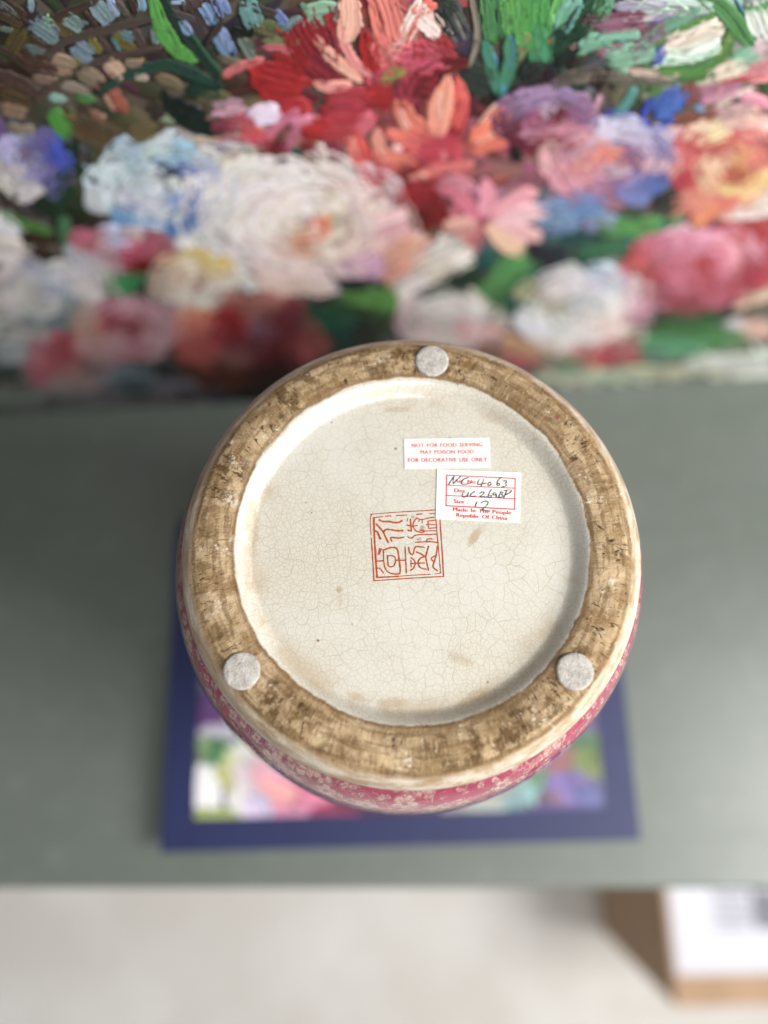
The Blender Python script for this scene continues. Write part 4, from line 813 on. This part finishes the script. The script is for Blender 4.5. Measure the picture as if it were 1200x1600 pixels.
S2 = lambda pts: [(620 + a / 5.714, 675 + b / 5.714) for a, b in pts]
def paper_mat(name, tint):
    t = NT(name); o = t.obj()
    a = t.noise(o, 160, 4)
    col = t.mix(t.sstep(a.outputs[0], 0.35, 0.65), lin4((240, 238, 233)), lin4(tint))
    return t.out(col, 0.6, t.bump(t.noise(o, 1500, 2).outputs[0], 0.2, 0.0002), 0.4)
M_PAPER = paper_mat('sticker_paper', (234, 231, 224))
M_RED = simple_mat('red_print', (216, 40, 50), 0.6, 0.12, 900)
M_PINKRED = simple_mat('faded_red_print', (222, 66, 78), 0.6, 0.12, 900)
M_INK = simple_mat('blue_black_pen', (56, 64, 82), 0.5, 0.3, 700)
def sticker(corners, h0, th, label):
    X = np.array(S2(corners))
    nx, ny = 12, 6; g = []
    for j in range(ny + 1):
        for i in range(nx + 1):
            a, b = i / nx, j / ny
            g.append((1 - b) * ((1 - a) * X[0] + a * X[1]) + b * ((1 - a) * X[3] + a * X[2]))
    g = np.array(g)
    top = base_pt(g, h0 + th); bot = base_pt(g, h0)
    curl = np.array([0.00022 * max(0, mnoise.noise(Vector((p[0] * 60, p[1] * 60, 3)))) for p in top])
    edge = np.array([1.0 if (k % (nx + 1) in (0, nx) or k // (nx + 1) in (0, ny)) else 0.0 for k in range(len(top))])
    top[:, 2] += curl * edge * 0.3; bot[:, 2] += curl * edge * 0.3
    n = len(top); F_ = []
    id_ = lambda i, j: j * (nx + 1) + i
    for j in range(ny):
        for i in range(nx):
            F_.append((id_(i, j), id_(i, j + 1), id_(i + 1, j + 1), id_(i + 1, j)))
    for i in range(nx):
        F_.append((id_(i, 0), id_(i + 1, 0), n + id_(i + 1, 0), n + id_(i, 0))); F_.append((id_(i + 1, ny), id_(i, ny), n + id_(i, ny), n + id_(i + 1, ny)))
    for j in range(ny):
        F_.append((id_(0, j + 1), id_(0, j), n + id_(0, j), n + id_(0, j + 1))); F_.append((id_(nx, j), id_(nx, j + 1), n + id_(nx, j + 1), n + id_(nx, j)))
    o = mesh_from('sticker', np.concatenate([top, bot]), F_, M_PAPER, vase, False)
    o['label'] = label
    return o
st_a = sticker([(65, 62), (825, 50), (838, 317), (70, 330)], 0.00008, 0.00016, 'white sticker with three lines of red warning print')
st_b = sticker([(360, 333), (1110, 362), (1100, 810), (348, 778)], 0.00016, 0.00014, 'white sticker with red ruled boxes and handwriting')

def text_on_base(body, x0, y0, x1, y1, cap, mat, parent, h, bold=0.05):
    """text between two baseline points (sticker zoom coordinates), cap height in the same units"""
    c = bpy.data.curves.new('text', 'FONT'); c.body = body; c.size = 1.0; c.resolution_u = 3
    c.space_character = 1.08; c.space_word = 1.25
    to = bpy.data.objects.new('text', c); COL.objects.link(to)
    bpy.context.view_layer.update()
    me = bpy.data.meshes.new_from_object(to.evaluated_get(bpy.context.evaluated_depsgraph_get()))
    bpy.data.objects.remove(to, do_unlink=True); bpy.data.curves.remove(c)
    co = np.empty(len(me.vertices) * 3); me.vertices.foreach_get('co', co); co = co.reshape(-1, 3)
    w = co[:, 0].max() - co[:, 0].min(); capu = 0.69
    a = (co[:, 0] - co[:, 0].min()) / w; b = co[:, 1] / capu * cap
    d = np.array([x1 - x0, y1 - y0], float); nrm = np.array([d[1], -d[0]]) / np.linalg.norm(d)
    faces = [tuple(p.vertices) for p in me.polygons]; bpy.data.meshes.remove(me)
    Vs, Fs = [], []
    for k, sh in enumerate((-bold, 0.0, bold)):         # printed a little fat
        X = np.array([x0, y0]) + (a + sh * cap / np.linalg.norm(d))[:, None] * d + b[:, None] * nrm
        Vs.append(base_pt(np.c_[620 + X[:, 0] / 5.714, 675 + X[:, 1] / 5.714], h + k * 4e-6))
        Fs += [tuple(i + k * len(co) for i in f) for f in faces]
    return mesh_from('lettering', np.concatenate(Vs), Fs, mat, parent, False)
HA, HB = 0.00030, 0.00038
text_on_base('NOT FOR FOOD SERVING', 134, 137, 763, 129, 34, M_PINKRED, st_a, HA)
text_on_base('MAY POISON FOOD', 212, 197, 686, 192, 34, M_PINKRED, st_a, HA)
text_on_base('FOR DECORATIVE USE ONLY', 102, 269, 806, 264, 37, M_PINKRED, st_a, HA)
for s_, x0, y0, x1, y1, cp in (('Art. No', 515, 452, 700, 461, 33), ('Des.', 515, 537, 622, 543, 35), ('Size :', 510, 634, 636, 642, 35), ('Made In The People', 502, 706, 1022, 738, 34), ('Republic Of China', 533, 757, 985, 786, 34)):
    text_on_base(s_, x0, y0, x1, y1, cp, M_RED, st_b, HB, 0.075)
M_TINT = simple_mat('yellowed_paper', (240, 234, 208), 0.6, 0.05, 200)
def quad(name, pts, mat, parent, h):
    Z = base_pt(np.array(S2(pts)), h)
    return mesh_from(name, Z, [(3, 2, 1, 0)], mat, parent, False)
frame_l = [([(445, 385), (1058, 415)], 10), ([(1058, 415), (1052, 690)], 10), ([(1052, 690), (440, 658)], 11), ([(440, 658), (445, 385)], 11), ([(443, 475), (1056, 502)], 9), ([(441, 566), (1054, 597)], 9)]
ribbons('ruled_box', [(S2(p), w / 5.714) for p, w in frame_l], 1.6, M_RED, st_b, 0.00036, 0, 0.05)
INK = [[(462, 472), (488, 430), (514, 394)], [(508, 396), (505, 440), (502, 470), (540, 425), (572, 396)], [(640, 408), (600, 418), (570, 450), (585, 470), (620, 466), (662, 456)], [(738, 424), (722, 452), (720, 470), (755, 466), (800, 455)], [(778, 424), (765, 455), (752, 490)], [(836, 446), (818, 455), (812, 472), (828, 480), (845, 466), (838, 447)], [(934, 402), (905, 430), (892, 462), (900, 480), (918, 474), (920, 458), (898, 460)], [(952, 438), (980, 434), (985, 446), (962, 458), (985, 466), (975, 484), (940, 490)],
 [(592, 545), (580, 575), (600, 584), (628, 572), (642, 540)], [(640, 545), (632, 580)], [(698, 532), (665, 552), (652, 574), (670, 578), (706, 570)], [(742, 548), (765, 532), (785, 540), (765, 562), (732, 584), (775, 576), (806, 580)], [(846, 512), (824, 548), (812, 582), (838, 586), (852, 568), (830, 566)], [(890, 546), (866, 542), (856, 560), (876, 566), (894, 548), (886, 588)], [(932, 532), (918, 560), (908, 588)], [(930, 534), (956, 540), (930, 558), (952, 566), (940, 582), (910, 586)], [(984, 520), (970, 555), (954, 592)], [(960, 524), (1000, 516), (1032, 520), (1010, 544), (974, 560)],
 [(718, 622), (708, 645), (698, 672)], [(752, 636), (785, 616), (822, 622), (808, 655), (765, 690), (760, 702), (795, 700), (832, 706)]]
ribbons('handwriting', [S2(p) for p in INK], 1.5, M_INK, st_b, 0.00042, 2, 0.35)

# ------------------------------------------------------------------ carton on the floor
BH = 0.31
ctl = on_z(1056, 1574, FLOOR_Z + BH)
carton = empty('cardboard_carton', (float(ctl[0]), float(ctl[1]), FLOOR_Z), 'brown cardboard carton with white label on the floor by the table', 'box', rotz=R(1.0))
def card_mat():
    t = NT('brown_cardboard'); o = t.obj(); x, y, z = t.xyz(o)
    a = t.noise(o, 14, 4); b = t.noise(t.vmath('MULTIPLY', o, (40, 400, 40)).outputs[0], 1.0, 3)
    col = t.mix(t.sstep(a.outputs[0], 0.3, 0.7), lin4((176, 146, 120)), lin4((190, 160, 132)))
    col = t.mix(t.math('MULTIPLY', b.outputs[0], 0.2), col, lin4((140, 110, 86)))
    return t.out(col, 0.85, t.bump(b.outputs[0], 0.2, 0.001), 0.3)
M_CARD = card_mat()
W_, D_ = 0.44, 0.36
tk = 0.004
box_obj('side_panel', (0, 0, 0), (tk, D_, BH - tk), M_CARD, carton, 0.0008)
box_obj('side_panel', (W_ - tk, 0, 0), (W_, D_, BH - tk), M_CARD, carton, 0.0008)
box_obj('front_panel', (tk, 0, 0), (W_ - tk, tk, BH - tk), M_CARD, carton, 0.0008)
box_obj('back_panel', (tk, D_ - tk, 0), (W_ - tk, D_, BH - tk), M_CARD, carton, 0.0008)
box_obj('top_flap', (0, 0, BH - tk), (W_, D_ / 2 - 0.001, BH), M_CARD, carton, 0.0008)
box_obj('top_flap', (0, D_ / 2 + 0.001, BH - tk), (W_, D_, BH), M_CARD, carton, 0.0008)
lb = box_obj('white_label', (0.006, 0.036, BH + 0.0003), (0.24, 0.20, BH + 0.0008), simple_mat('label_paper', (206, 206, 215), 0.5, 0.02, 50), carton)
M_GREY = simple_mat('grey_print', (160, 160, 172), 0.6, 0.1, 100)
for k in range(7):
    box_obj('print_line', (0.060 + 0.004 * (k % 2), 0.085 + k * 0.011, BH + 0.0010), (0.105 + 0.02 * ((k * 5) % 3) / 2, 0.092 + k * 0.011, BH + 0.0013), M_GREY, lb)
box_obj('print_block', (0.112, 0.085, BH + 0.0014), (0.15, 0.130, BH + 0.0017), simple_mat('dark_print', (115, 115, 126), 0.6, 0.1, 100), lb)
